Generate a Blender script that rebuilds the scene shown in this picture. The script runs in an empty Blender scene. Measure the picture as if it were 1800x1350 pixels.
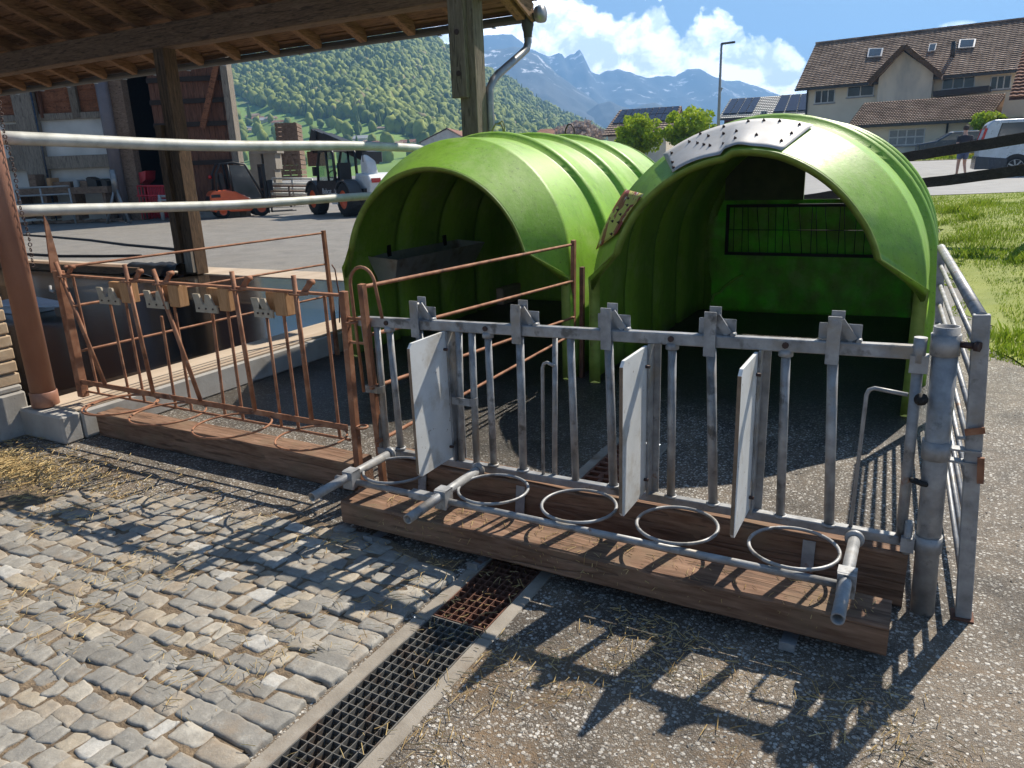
import bpy, bmesh, math, random
import numpy as np
from mathutils import Vector, Matrix, noise as mnoise
R = math.radians
rnd = random.Random(7)
scene = bpy.context.scene
COL = scene.collection
# ------------------------------------------------------------------ camera frame (pen axes are the world axes)
CAM = Vector((-0.124, -2.741, 1.6)); HEAD = R(29.2); PITCH = R(16.3); ROLL = R(2.2); FPX = 1310.0
XC = Vector((math.cos(HEAD), math.sin(HEAD), 0)); YC = Vector((-math.sin(HEAD), math.cos(HEAD), 0)); ZC = Vector((0, 0, 1))
_f = YC*math.cos(PITCH) - ZC*math.sin(PITCH)
_u0 = YC*math.sin(PITCH) + ZC*math.cos(PITCH)
_r = XC*math.cos(ROLL) - _u0*math.sin(ROLL)
_u = XC*math.sin(ROLL) + _u0*math.cos(ROLL)
# note: roll axis convention measured from the photograph's horizon
def ray(x, y): return _f*FPX + _r*(x-900) - _u*(y-675)
def px(x, y, yc):
    "3-D point seen at pixel (x, y) at forward distance yc"
    d = ray(x, y); t = yc/d.dot(YC); return CAM + d*t
def pz(x, y, z=0.0):
    d = ray(x, y); return CAM + d*((z-CAM.z)/d.z)
def pplane(x, y, p0, n):
    d = ray(x, y); return CAM + d*((Vector(p0)-CAM).dot(n)/d.dot(n))
def cg(xc, yc, z=0.0):
    p = CAM + XC*xc + YC*yc; return Vector((p.x, p.y, z))
def tocam(p):
    d = Vector(p)-CAM; return d.dot(XC), d.dot(YC)
def sstep(a, b, x):
    t = min(1, max(0, (x-a)/(b-a))); return t*t*(3-2*t)
def terrain(xc, yc):
    s = sstep(3.0, 9.0, xc)
    return s*(.6*sstep(5, 9, yc) + .5*sstep(28, 45, yc)) 
def tz(p):
    return terrain(*tocam(p))
# ------------------------------------------------------------------ object helpers
MW = {}
def mw(o): return MW.get(o.name, Matrix.Identity(4))
def tag(o, label=None, cat=None, group=None, kind=None):
    if label: o['label'] = label
    if cat: o['category'] = cat
    if group: o['group'] = group
    if kind: o['kind'] = kind
    return o
def thing(name, label, cat, loc=(0, 0, 0), rotz=0.0, group=None):
    o = bpy.data.objects.new(name, None); COL.objects.link(o)
    o.empty_display_size = .1
    o.location = loc; o.rotation_euler = (0, 0, rotz)
    MW[o.name] = Matrix.Translation(Vector(loc)) @ Matrix.Rotation(rotz, 4, 'Z')
    return tag(o, label, cat, group)
def children(o): return [c for c in bpy.data.objects if c.parent == o]
def copy_tree(o, parent=None):
    c = o.copy(); COL.objects.link(c); c.parent = parent
    for ch in children(o): copy_tree(ch, c)
    return c
class MB:
    def __init__(s): s.v = []; s.f = []; s.sm = []
    def add(s, vs, fs, smooth=False):
        n = len(s.v); s.v += [tuple(p) for p in vs]
        for f in fs: s.f.append(tuple(i+n for i in f)); s.sm.append(smooth)
        return s
    def box(s, lo, hi):
        x0, y0, z0 = lo; x1, y1, z1 = hi
        vs = [(x0,y0,z0),(x1,y0,z0),(x1,y1,z0),(x0,y1,z0),(x0,y0,z1),(x1,y0,z1),(x1,y1,z1),(x0,y1,z1)]
        return s.add(vs, [(0,3,2,1),(4,5,6,7),(0,1,5,4),(1,2,6,5),(2,3,7,6),(3,0,4,7)])
    def bar(s, p0, p1, w, h, up=(0,0,1), seg=1, jit=0):
        p0 = Vector(p0); p1 = Vector(p1); d = (p1-p0).normalized(); up = Vector(up)
        if abs(d.dot(up)) > .98: up = Vector((0,1,0))
        a = d.cross(up).normalized(); b = a.cross(d).normalized()
        vs = []
        for i in range(seg+1):
            c = p0.lerp(p1, i/seg)
            if jit: c = c + a*rnd.uniform(-jit, jit) + b*rnd.uniform(-jit, jit)
            vs += [c-a*w/2-b*h/2, c+a*w/2-b*h/2, c+a*w/2+b*h/2, c-a*w/2+b*h/2]
        fs = [(3,2,1,0)]
        for i in range(seg):
            o = 4*i
            for k in range(4): fs.append((o+k, o+(k+1)%4, o+4+(k+1)%4, o+4+k))
        o = 4*seg; fs.append((o,o+1,o+2,o+3))
        return s.add(vs, fs)
    def path(s, pts, r, n=10, closed=False, cap=True, radii=None):
        pts = [Vector(p) for p in pts]; m = len(pts)
        tang = []
        for i in range(m):
            if closed: t = pts[(i+1) % m]-pts[i-1]
            else: t = pts[min(i+1, m-1)]-pts[max(i-1, 0)]
            tang.append(t.normalized())
        a = tang[0].orthogonal().normalized(); vs = []
        for i in range(m):
            t = tang[i]; a = (a - t*a.dot(t)).normalized(); b = t.cross(a)
            rr = radii[i] if radii else r
            for k in range(n):
                q = 2*math.pi*k/n; vs.append(pts[i] + (a*math.cos(q)+b*math.sin(q))*rr)
        fs = []
        for i in range(m if closed else m-1):
            j = (i+1) % m
            for k in range(n): fs.append((i*n+k, i*n+(k+1) % n, j*n+(k+1) % n, j*n+k))
        s.add(vs, fs, True)
        if cap and not closed:
            o = len(s.v)-m*n
            s.f.append(tuple(o+k for k in range(n))[::-1]); s.sm.append(False)
            s.f.append(tuple(o+(m-1)*n+k for k in range(n))); s.sm.append(False)
        return s
    def tube(s, p0, p1, r, n=12, r2=None):
        return s.path([p0, p1], r, n, radii=[r, r if r2 is None else r2])
    def hollow(s, p0, p1, r, t, n=20):
        p0 = Vector(p0); p1 = Vector(p1); d = (p1-p0).normalized()
        a = d.orthogonal().normalized(); b = d.cross(a); vs = []
        for (c, rr) in ((p0, r), (p1, r), (p1, r-t), (p0, r-t)):
            for k in range(n):
                q = 2*math.pi*k/n; vs.append(c+(a*math.cos(q)+b*math.sin(q))*rr)
        fs = []
        for j in range(4):
            for k in range(n): fs.append((j*n+k, j*n+(k+1) % n, ((j+1) % 4)*n+(k+1) % n, ((j+1) % 4)*n+k))
        s.add(vs, fs, False)
        for i in range(len(s.sm)-4*n, len(s.sm)):
            q = (i-(len(s.sm)-4*n))//n
            if q in (0, 2): s.sm[i] = True
        return s
    def rebar(s, p0, p1, r, n=8, pitch=.013):
        p0 = Vector(p0); p1 = Vector(p1); L = (p1-p0).length; m = max(4, int(L/pitch)*2)
        pts = [p0.lerp(p1, i/m) for i in range(m+1)]
        sag = [Vector((0,0,0))]*(m+1)
        return s.path(pts, r, n, radii=[r*(1.1 if i % 2 else .9) for i in range(m+1)])
    def ring(s, c, R_, r, n=40, m=8, ax=(0,0,1), a0=0, a1=360):
        c = Vector(c); ax = Vector(ax).normalized(); a = ax.orthogonal().normalized(); b = ax.cross(a)
        full = a1-a0 >= 360; pts = []
        for i in range(n if full else n+1):
            q = R(a0+(a1-a0)*i/n); pts.append(c+(a*math.cos(q)+b*math.sin(q))*R_)
        return s.path(pts, r, m, closed=full)
    def lathe(s, prof, c=(0,0,0), ax=(0,0,1), n=24):
        c = Vector(c); ax = Vector(ax).normalized(); a = ax.orthogonal().normalized(); b = ax.cross(a); vs = []
        for (rr, h) in prof:
            for k in range(n):
                q = 2*math.pi*k/n; vs.append(c+ax*h+(a*math.cos(q)+b*math.sin(q))*rr)
        fs = []
        for j in range(len(prof)-1):
            for k in range(n): fs.append((j*n+k, j*n+(k+1) % n, (j+1)*n+(k+1) % n, (j+1)*n+k))
        return s.add(vs, fs, True)
    def prism(s, poly, o, ex, ey, ez, d):
        "polygon (x,y) in frame ex,ey at origin o, extruded d along ez"
        o = Vector(o); ex = Vector(ex); ey = Vector(ey); ez = Vector(ez); n = len(poly)
        vs = [o+ex*x+ey*y for x, y in poly]+[o+ex*x+ey*y+ez*d for x, y in poly]
        fs = [tuple(range(n))[::-1], tuple(range(n, 2*n))]
        for i in range(n): fs.append((i, (i+1) % n, n+(i+1) % n, n+i))
        return s.add(vs, fs)
    def build(s, name, mat, parent=None, world=True, bevel=0, seg=1, smooth=None, fix=True):
        me = bpy.data.meshes.new(name)
        vs = s.v
        if parent is not None and world:
            inv = mw(parent).inverted(); vs = [inv @ Vector(p) for p in vs]
        me.from_pydata(vs, [], s.f)
        me.polygons.foreach_set('use_smooth', s.sm if smooth is None else [smooth]*len(s.f))
        if bevel or fix:
            bm = bmesh.new(); bm.from_mesh(me)
            if fix: bmesh.ops.recalc_face_normals(bm, faces=bm.faces)
            if bevel:
                es = [e for e in bm.edges if len(e.link_faces) == 2 and e.calc_face_angle(0) > .6]
                bmesh.ops.bevel(bm, geom=es, offset=bevel, segments=seg, affect='EDGES', profile=.5)
            bm.to_mesh(me); bm.free()
        me.update()
        ms = mat if isinstance(mat, (list, tuple)) else [mat]
        for m_ in ms: me.materials.append(m_)
        o = bpy.data.objects.new(name, me); COL.objects.link(o)
        if parent is not None:
            o.parent = parent; MW[o.name] = mw(parent)
        return o
def np_mesh(name, V, F, mat, smooth=False, attr=None):
    "V (n,3), F (m,k) arrays, one polygon size"
    me = bpy.data.meshes.new(name); V = np.asarray(V, np.float32); F = np.asarray(F, np.int32)
    m, k = F.shape
    me.vertices.add(len(V)); me.vertices.foreach_set('co', V.ravel())
    me.loops.add(m*k); me.loops.foreach_set('vertex_index', F.ravel())
    me.polygons.add(m); me.polygons.foreach_set('loop_start', np.arange(0, m*k, k, dtype=np.int32))
    me.polygons.foreach_set('loop_total', np.full(m, k, np.int32))
    me.polygons.foreach_set('use_smooth', np.full(m, smooth, bool))
    me.update(calc_edges=True)
    if attr is not None:
        a = me.attributes.new('tint', 'FLOAT', 'POINT'); a.data.foreach_set('value', np.asarray(attr, np.float32))
    me.materials.append(mat)
    o = bpy.data.objects.new(name, me); COL.objects.link(o); return o
# ------------------------------------------------------------------ material helpers
class NT:
    def __init__(s, m):
        s.t = m.node_tree; s.t.nodes.clear()
    def n(s, typ, **kw):
        nd = s.t.nodes.new(typ)
        for k, v in kw.items():
            if k.startswith('i_'):
                nd.inputs[k[2:].replace('_', ' ')].default_value = v
            else: setattr(nd, k, v)
        return nd
    def l(s, a, b): s.t.links.new(a, b)
    def math(s, op, a, b=None, clamp=False):
        nd = s.n('ShaderNodeMath', operation=op, use_clamp=clamp)
        for i, q in enumerate((a, b)):
            if q is None: continue
            if isinstance(q, (int, float)): nd.inputs[i].default_value = q
            else: s.l(q, nd.inputs[i])
        return nd.outputs[0]
    def mix(s, f, a, b, typ='MIX'):
        nd = s.n('ShaderNodeMix', data_type='RGBA', blend_type=typ)
        for i, q in ((0, f), (6, a), (7, b)):
            if isinstance(q, (int, float)): nd.inputs[i].default_value = q
            elif isinstance(q, (tuple, list)): nd.inputs[i].default_value = (*q[:3], 1)
            else: s.l(q, nd.inputs[i])
        return nd.outputs[2]
    def ramp(s, f, stops, interp='LINEAR'):
        nd = s.n('ShaderNodeValToRGB'); cr = nd.color_ramp; cr.interpolation = interp
        while len(cr.elements) < len(stops): cr.elements.new(.5)
        for e, (p, c) in zip(cr.elements, stops):
            e.position = p; e.color = (c, c, c, 1) if isinstance(c, (int, float)) else (*c[:3], 1)
        s.l(f, nd.inputs[0]); return nd.outputs[0]
    def coords(s, kind='Object', scale=(1,1,1), rot=(0,0,0), loc=(0,0,0)):
        tc = s.n('ShaderNodeTexCoord'); mp = s.n('ShaderNodeMapping')
        mp.inputs['Scale'].default_value = scale; mp.inputs['Rotation'].default_value = rot; mp.inputs['Location'].default_value = loc
        s.l(tc.outputs[kind], mp.inputs[0]); return mp.outputs[0]
    def noise(s, vec, scale, detail=4, rough=.55, dist=0):
        nd = s.n('ShaderNodeTexNoise'); nd.inputs['Scale'].default_value = scale; nd.inputs['Detail'].default_value = detail
        nd.inputs['Roughness'].default_value = rough; nd.inputs['Distortion'].default_value = dist
        if vec is not None: s.l(vec, nd.inputs['Vector'])
        return nd.outputs[0]
    def bump(s, h, strength=.3, dist=.01, nrm=None):
        nd = s.n('ShaderNodeBump'); nd.inputs['Strength'].default_value = strength; nd.inputs['Distance'].default_value = dist
        s.l(h, nd.inputs['Height'])
        if nrm is not None: s.l(nrm, nd.inputs['Normal'])
        return nd.outputs[0]
    def out(s, bsdf, vol=None):
        o = s.n('ShaderNodeOutputMaterial')
        if bsdf is not None: s.l(bsdf, o.inputs['Surface'])
        if vol is not None: s.l(vol, o.inputs['Volume'])
    def bsdf(s, col, rough=.6, metal=0, nrm=None, spec=.5, **kw):
        b = s.n('ShaderNodeBsdfPrincipled')
        for k, q in (('Base Color', col), ('Roughness', rough), ('Metallic', metal), ('Specular IOR Level', spec)):
            if isinstance(q, (tuple, list)): b.inputs[k].default_value = (*q[:3], 1)
            elif isinstance(q, (int, float)): b.inputs[k].default_value = q
            else: s.l(q, b.inputs[k])
        for k, q in kw.items(): b.inputs[k.replace('_', ' ')].default_value = q
        if nrm is not None: s.l(nrm, b.inputs['Normal'])
        return b.outputs[0]
def newmat(name):
    m = bpy.data.materials.new(name); m.use_nodes = True; return m, NT(m)
def M_(name, stops, scale=6, rough=.6, metal=0, bump=.15, bscale=40, stretch=(1,1,1), detail=6, spots=None, dist=.004, spec=.5, rvar=.12):
    "mottled material: noise ramp between colours, fine noise bump, optional second spotting colour (colour, scale, lo, hi)"
    m, t = newmat(name); v = t.coords('Object', stretch)
    c = t.ramp(t.noise(v, scale, detail), stops)
    if spots:
        for sp in (spots if isinstance(spots, list) else [spots]):
            sc, s2, lo, hi = sp
            f = t.ramp(t.noise(v, s2, 5, .6), [(lo, 0.0), (hi, 1.0)]); c = t.mix(f, c, sc)
    nb = t.noise(v, bscale, 4)
    rg = t.math('ADD', t.math('MULTIPLY', t.noise(v, scale*2.3, 3), rvar*2), rough-rvar)
    t.out(t.bsdf(c, rg, metal, t.bump(nb, bump, dist), spec)); return m
def flat(name, col, rough=.5, metal=0, **kw):
    v = [min(1, q*1.12) for q in col]; d = [q*.86 for q in col]
    return M_(name, [(.3, d), (.7, v)], 3, rough, metal, .05, 30, **kw)
HAZE_D = 0.00036; SKY_S = 0.056; SUN_E = 5; EXPO = 0.95
# ================================================================== materials
MT = {}
MT['galv'] = M_('galvanised_steel', [(.25, (.17,.172,.175)), (.5, (.29,.292,.295)), (.75, (.42,.42,.42))], 16, .5, .25, .12, 120, detail=8,
                spots=[((.27,.23,.18), 5, .54, .70), ((.12,.115,.11), 11, .58, .68), ((.22,.10,.05), 7, .66, .72)])
MT['galv_board'] = M_('weathered_white_board', [(.2, (.52,.53,.52)), (.6, (.66,.67,.66)), (.9, (.72,.72,.70))], 7, .62, 0, .08, 70,
                spots=[((.45,.41,.35), 6, .54, .72), ((.22,.17,.12), 34, .66, .72), ((.3,.2,.12), 9, .68, .74)])
MT['board_edge'] = M_('board_edge_wood', [(.3, (.16,.11,.07)), (.7, (.27,.19,.13))], 20, .8, 0, .2, 80)
MT['rust'] = M_('rusted_steel', [(.25, (.15,.058,.03)), (.5, (.29,.125,.062)), (.75, (.41,.215,.125))], 14, .78, .05, .35, 160, detail=9,
                spots=[((.07,.035,.025), 8, .6, .75), ((.40,.27,.2), 20, .64, .76)])
MT['rust_dark'] = M_('dark_rust', [(.3, (.08,.035,.022)), (.7, (.2,.085,.05))], 18, .8, .05, .3, 150)
MT['rust_pipe'] = M_('smooth_rusty_pipe', [(.25, (.19,.08,.05)), (.5, (.31,.145,.09)), (.8, (.42,.24,.16))], 4, .6, .1, .12, 120, stretch=(1,1,.35), detail=8,
                spots=[((.10,.05,.05), 3, .58, .75)])
MT['white_pipe'] = M_('limed_steel_pipe', [(.25, (.33,.33,.29)), (.55, (.52,.52,.475)), (.8, (.64,.64,.6))], 7, .6, .1, .15, 90, detail=8,
                spots=[((.33,.33,.27), 3.5, .56, .72), ((.4,.22,.1), 12, .70, .76)])
def wood(name, cols, gscale=9, rough=.75, along='x', bump=.4, dirt=None, cracks=.5):
    m, t = newmat(name)
    st = {'x': (.12, 1, 1), 'y': (1, .12, 1), 'z': (1, 1, .12)}[along]
    v = t.coords('Object', st); v0 = t.coords('Object')
    g = t.noise(v, gscale*4, 8, .65, .6); g2 = t.noise(v, gscale*16, 5, .6)
    c = t.ramp(g, [(.28, cols[0]), (.5, cols[1]), (.72, cols[2])])
    c = t.mix(.4, c, t.ramp(g2, [(.35, cols[0]), (.65, cols[2])]))
    if dirt:
        c = t.mix(t.ramp(t.noise(v0, 4.5, 6, .65), [(.5, 0.0), (.72, 1.0)]), c, dirt)
    ck = t.ramp(t.noise(v, gscale*7, 3, .5), [(.36, 0.0), (.40, 1.0)])
    ln = t.noise(t.coords('Object', tuple(q*.25 if q < 1 else q for q in st)), gscale*2.2, 3, .5, .3)
    ck2 = t.ramp(ln, [(.484, 1.0), (.494, 0.0), (.502, 0.0), (.512, 1.0)])
    ck = t.math('MINIMUM', ck, t.math('MAXIMUM', ck2, t.math('GREATER_THAN', t.noise(v0, 2.3, 2), .56)))
    c = t.mix(t.math('MULTIPLY', t.math('SUBTRACT', 1.0, ck), cracks), c, (.02,.014,.01))
    h = t.math('ADD', t.math('MULTIPLY', g2, .5), ck)
    t.out(t.bsdf(c, rough, 0, t.bump(h, bump, .006), .3)); return m
MT['beam'] = wood('weathered_beam_wood', [(.085,.042,.024), (.18,.097,.057), (.34,.21,.14)], 4, .8, 'x', .5, (.19,.13,.08), cracks=.4)
MT['old_wood_x'] = wood('old_timber_along', [(.075,.045,.026), (.155,.093,.054), (.26,.16,.095)], 5, .85, 'x', .4)
MT['old_wood_y'] = wood('old_timber_across', [(.13,.07,.037), (.25,.14,.074), (.38,.22,.12)], 5, .85, 'y', .4)
MT['old_wood_z'] = wood('old_timber_upright', [(.09,.07,.05), (.17,.135,.10), (.26,.215,.165)], 5, .85, 'z', .5)
MT['dark_wood_z'] = wood('dark_timber_upright', [(.045,.028,.018), (.1,.062,.036), (.2,.125,.07)], 5, .85, 'z', .5)
MT['deck_wood'] = wood('roof_boarding', [(.10,.056,.03), (.2,.113,.063), (.32,.18,.10)], 5, .85, 'x', .4)
MT['block_wood'] = wood('fresh_wood_block', [(.30,.15,.06), (.44,.24,.11), (.52,.30,.15)], 12, .65, 'z', .2, cracks=.1)
MT['grey_wood_z'] = wood('grey_timber_upright', [(.14,.115,.09), (.25,.21,.165), (.36,.31,.25)], 4, .85, 'z', .5)
MT['barn_red_z'] = wood('red_brown_boards', [(.06,.026,.017), (.14,.06,.036), (.23,.105,.063)], 2, .85, 'z', .5)
MT['barn_red_x'] = wood('orange_brown_boards', [(.13,.05,.025), (.24,.093,.045), (.33,.135,.065)], 2, .85, 'x', .5)
MT['crate_wood'] = wood('crate_boards', [(.12,.075,.05), (.2,.13,.09), (.3,.21,.15)], 3, .85, 'x', .4)
MT['fence_dark'] = wood('dark_fence_board', [(.018,.015,.013), (.035,.028,.024), (.07,.058,.05)], 4, .85, 'x', .4)
MT['plastic_strip'] = M_('pale_bracket', [(.3, (.30,.25,.18)), (.7, (.42,.36,.27))], 30, .6, 0, .1, 80)
MT['concrete'] = M_('concrete', [(.2, (.26,.24,.21)), (.55, (.37,.35,.32)), (.85, (.45,.43,.40))], 5, .85, 0, .35, 60, detail=9,
                spots=[((.17,.13,.09), 3, .58, .78), ((.1,.09,.08), 40, .7, .76)])
MT['sill'] = M_('bleached_sill_boards', [(.2, (.36,.27,.19)), (.55, (.5,.40,.3)), (.85, (.58,.49,.39))], 4, .7, 0, .3, 70, stretch=(1,.12,1), detail=8,
                spots=[((.2,.14,.09), 3, .6, .8)])
MT['brick'] = M_('yellow_brick', [(.2, (.40,.28,.17)), (.55, (.52,.39,.26)), (.85, (.60,.49,.36))], 9, .85, 0, .4, 60, detail=8, spots=((.3,.2,.12), 5, .6, .75))
MT['mortar'] = M_('mortar', [(.3, (.2,.18,.15)), (.7, (.32,.29,.25))], 20, .9, 0, .4, 90)
MT['black'] = flat('black_plastic', (.015,.015,.016), .5)
MT['rubber'] = flat('rubber', (.012,.012,.012), .75)
MT['dark_metal'] = flat('dark_zinc', (.055,.055,.055), .5, .3)
MT['zinc'] = M_('zinc_pipe', [(.3, (.2,.2,.2)), (.7, (.34,.33,.32))], 5, .4, .6, .05, 40)
MT['white_plastic'] = flat('white_plastic', (.62,.66,.72), .4)
# green fibreglass
def frp(name, base, dark, rough, trans, tcol=(.03,.34,.004)):
    m, t = newmat(name); v = t.coords('Object')
    n1 = t.noise(v, 3.2, 8, .62); n2 = t.noise(v, 26, 6, .7); n3 = t.noise(v, 160, 3)
    c = t.mix(t.ramp(n1, [(.35, 0.0), (.7, 1.0)]), base, dark)
    c = t.mix(t.math('MULTIPLY', t.ramp(n2, [(.5, 0.0), (.75, 1.0)]), .35), c, (.36,.46,.16))
    c = t.mix(t.math('MULTIPLY', t.ramp(t.noise(v, 1.7, 7, .7, .4), [(.5, 0.0), (.62, 1.0)]), .45), c, (.40,.53,.17))
    c = t.mix(t.math('MULTIPLY', t.ramp(t.noise(v, 2.6, 8, .75, .6), [(.56, 0.0), (.68, 1.0)]), .5), c, (.12,.20,.03))
    st = t.noise(t.coords('Object', (6, 6, .5)), 3, 6, .6)
    c = t.mix(t.math('MULTIPLY', t.ramp(st, [(.52, 0.0), (.75, 1.0)]), .3), c, (.07,.10,.02))
    h = t.math('ADD', t.math('MULTIPLY', n3, .4), t.math('MULTIPLY', n2, .8))
    nb = t.bump(h, .3, .006)
    rg = t.math('ADD', t.math('MULTIPLY', n2, .3), rough-.15)
    c = t.mix(t.math('MULTIPLY', t.ramp(t.noise(v, 44, 4, .6), [(.62, 0.0), (.70, 1.0)]), .5), c, (.06,.07,.02))
    b = t.bsdf(c, rg, 0, nb, .32)
    tr = t.n('ShaderNodeBsdfTranslucent'); t.l(t.mix(t.ramp(t.noise(v, 6, 9, .75), [(.38, .05), (.66, 1.0)]), (.006,.05,.002), tcol), tr.inputs[0])
    mx = t.n('ShaderNodeMixShader'); mx.inputs[0].default_value = trans; t.l(b, mx.inputs[1]); t.l(tr.outputs[0], mx.inputs[2])
    t.out(mx.outputs[0]); return m
MT['frp'] = frp('green_fibreglass', (.265,.475,.05), (.18,.36,.022), .46, .03)
MT['frp_back'] = frp('thin_green_fibreglass', (.22,.43,.04), (.15,.33,.02), .46, .27, (.035,.46,.006))
MT['frp_lip'] = M_('green_fibreglass_edge', [(.3, (.16,.24,.03)), (.7, (.25,.34,.06))], 14, .5, 0, .3, 90, spots=((.12,.1,.03), 5, .6, .76))
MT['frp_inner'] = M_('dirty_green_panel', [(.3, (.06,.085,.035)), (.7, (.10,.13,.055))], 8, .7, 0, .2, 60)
MT['alu'] = M_('thin_steel_sheet', [(.25, (.38,.375,.365)), (.6, (.47,.46,.45)), (.85, (.52,.505,.49))], 5, .6, .2, .1, 14, spots=((.42,.39,.35), 4, .58, .75), dist=.01)
MT['sign_scrap'] = M_('old_painted_scrap', [(.505, (.45,.42,.10)), (.515, (.22,.03,.03))], 5.5, .6, 0, .15, 60, detail=3, spots=((.5,.5,.45), 9, .62, .66))
MT['bolt'] = flat('rusty_bolt', (.06,.035,.03), .6, .4)
MT['trough'] = M_('zinc_trough', [(.3, (.4,.4,.41)), (.7, (.55,.54,.52))], 6, .5, .5, .1, 60, spots=((.28,.2,.13), 4, .56, .75))
MT['black_mesh'] = flat('blackened_steel', (.012,.012,.012), .6, .3)
# ground: asphalt with exposed chippings
def asphalt():
    m, t = newmat('asphalt'); v = t.coords('Object')
    nd_ = t.n('ShaderNodeTexNoise'); nd_.inputs['Scale'].default_value = 140; nd_.inputs['Detail'].default_value = 2; t.l(v, nd_.inputs['Vector'])
    vs_ = t.n('ShaderNodeVectorMath', operation='SCALE'); vs_.inputs['Scale'].default_value = .007; t.l(nd_.outputs['Color'], vs_.inputs[0])
    va_ = t.n('ShaderNodeVectorMath', operation='ADD'); t.l(v, va_.inputs[0]); t.l(vs_.outputs[0], va_.inputs[1]); vd = va_.outputs[0]
    def layer(scale, stops, thr):
        vo = t.n('ShaderNodeTexVoronoi'); vo.inputs['Scale'].default_value = scale; t.l(vd, vo.inputs['Vector'])
        sep = t.n('ShaderNodeSeparateColor'); t.l(vo.outputs['Color'], sep.inputs[0])
        return vo.outputs['Distance'], t.ramp(sep.outputs[0], stops), sep.outputs[1]
    sx = t.n('ShaderNodeSeparateXYZ'); t.l(v, sx.inputs[0])
    d1, c1, r1 = layer(72, [(.0, (.10,.086,.07)), (.3, (.28,.25,.215)), (.7, (.46,.425,.37)), (.93, (.62,.59,.54))], .4)
    d2, c2, r2 = layer(190, [(.0, (.05,.043,.036)), (.5, (.2,.18,.155)), (.95, (.46,.43,.38))], .4)
    big = t.noise(v, .9, 6, .6); mid = t.noise(v, 5, 6, .65)
    binder = t.mix(t.ramp(mid, [(.35, 0.0), (.7, 1.0)]), (.055,.042,.032), (.19,.14,.092))
    small = t.mix(t.ramp(d2, [(.30, 1.0), (.5, 0.0)]), binder, c2)
    rad = t.math('ADD', t.math('MULTIPLY', r1, .36), .25)
    k1 = t.ramp(t.math('SUBTRACT', rad, d1), [(.0, 0.0), (.08, 1.0)])
    c = t.mix(k1, small, c1)
    # dry dusty front and yard; damp left pen; hutch floor's shade painted dark
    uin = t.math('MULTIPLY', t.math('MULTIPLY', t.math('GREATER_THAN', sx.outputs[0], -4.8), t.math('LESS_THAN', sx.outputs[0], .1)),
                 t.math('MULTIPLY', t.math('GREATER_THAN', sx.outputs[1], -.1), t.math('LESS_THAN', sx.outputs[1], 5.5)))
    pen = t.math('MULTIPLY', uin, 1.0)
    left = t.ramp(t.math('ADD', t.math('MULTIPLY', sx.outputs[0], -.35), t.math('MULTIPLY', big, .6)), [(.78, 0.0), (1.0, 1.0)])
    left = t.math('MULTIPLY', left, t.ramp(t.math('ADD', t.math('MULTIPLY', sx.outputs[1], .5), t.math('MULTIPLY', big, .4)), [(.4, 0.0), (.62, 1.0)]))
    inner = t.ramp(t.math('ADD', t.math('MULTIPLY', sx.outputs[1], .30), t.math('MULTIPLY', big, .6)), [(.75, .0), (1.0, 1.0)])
    wet_shade = t.math('MULTIPLY', pen, t.math('MAXIMUM', t.math('MULTIPLY', left, .85), inner))
    dkfac = t.math('SUBTRACT', 1.0, t.math('MULTIPLY', wet_shade, .72))
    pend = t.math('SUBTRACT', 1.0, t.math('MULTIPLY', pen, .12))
    dust = t.math('MULTIPLY', t.math('SUBTRACT', 1.0, pen), t.ramp(big, [(.4, 0.0), (.75, .4)]))
    c = t.mix(dust, c, (.27,.215,.155))
    org = t.math('MULTIPLY', t.ramp(t.noise(v, 2.6, 9, .72, .5), [(.53, 0.0), (.66, .75)]), t.math('LESS_THAN', sx.outputs[1], -.25))
    c = t.mix(t.math('MULTIPLY', org, t.math('SUBTRACT', 1.0, t.math('MULTIPLY', k1, .6))), c, (.20,.125,.062))
    stn = t.ramp(t.noise(v, 1.3, 7, .7, .8), [(.40, .62), (.52, 1.0)])
    c = t.mix(1.0, c, stn, 'MULTIPLY')
    far = t.math('MULTIPLY', t.math('GREATER_THAN', sx.outputs[1], 5.2), .62)
    c = t.mix(far, c, t.ramp(t.noise(v, 1.6, 8, .7), [(.3, (.19,.18,.165)), (.7, (.29,.275,.25))]))
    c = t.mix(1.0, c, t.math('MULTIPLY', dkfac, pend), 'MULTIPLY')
    h = t.math('ADD', t.math('MULTIPLY', k1, t.math('SUBTRACT', 1.0, d1)), t.math('MULTIPLY', t.ramp(d2, [(.2, 1.0), (.6, 0.0)]), .4))
    nb = t.bump(h, .75, .006)
    rg = t.math('SUBTRACT', .72, t.math('MULTIPLY', wet_shade, .4))
    t.out(t.bsdf(c, rg, 0, nb, .4)); return m
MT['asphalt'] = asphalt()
def cobble():
    m, t = newmat('cobblestone'); v = t.coords('Object')
    at = t.n('ShaderNodeAttribute', attribute_name='tint')
    c = t.ramp(at.outputs['Fac'], [(.0, (.21,.198,.175)), (.3, (.275,.258,.228)), (.55, (.33,.305,.262)), (.78, (.34,.28,.21)), (.93, (.41,.355,.27)), (.97, (.47,.45,.41))])
    n = t.noise(v, 22, 8, .7); n2 = t.noise(v, 90, 5, .7)
    c = t.mix(t.math('MULTIPLY', t.ramp(n, [(.3, 1.0), (.6, 0.0)]), .55), c, (.14,.13,.115))
    c = t.mix(t.math('MULTIPLY', t.ramp(n, [(.55, 0.0), (.78, 1.0)]), .5), c, (.5,.48,.43))
    c = t.mix(t.math('MULTIPLY', t.ramp(t.noise(v, 6, 6, .7), [(.52, 0.0), (.75, 1.0)]), .6), c, (.27,.18,.10))
    h = t.math('ADD', n, t.math('MULTIPLY', n2, .5))
    t.out(t.bsdf(c, .62, 0, t.bump(h, .5, .008), .4)); return m
MT['cobble'] = cobble()
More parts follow.
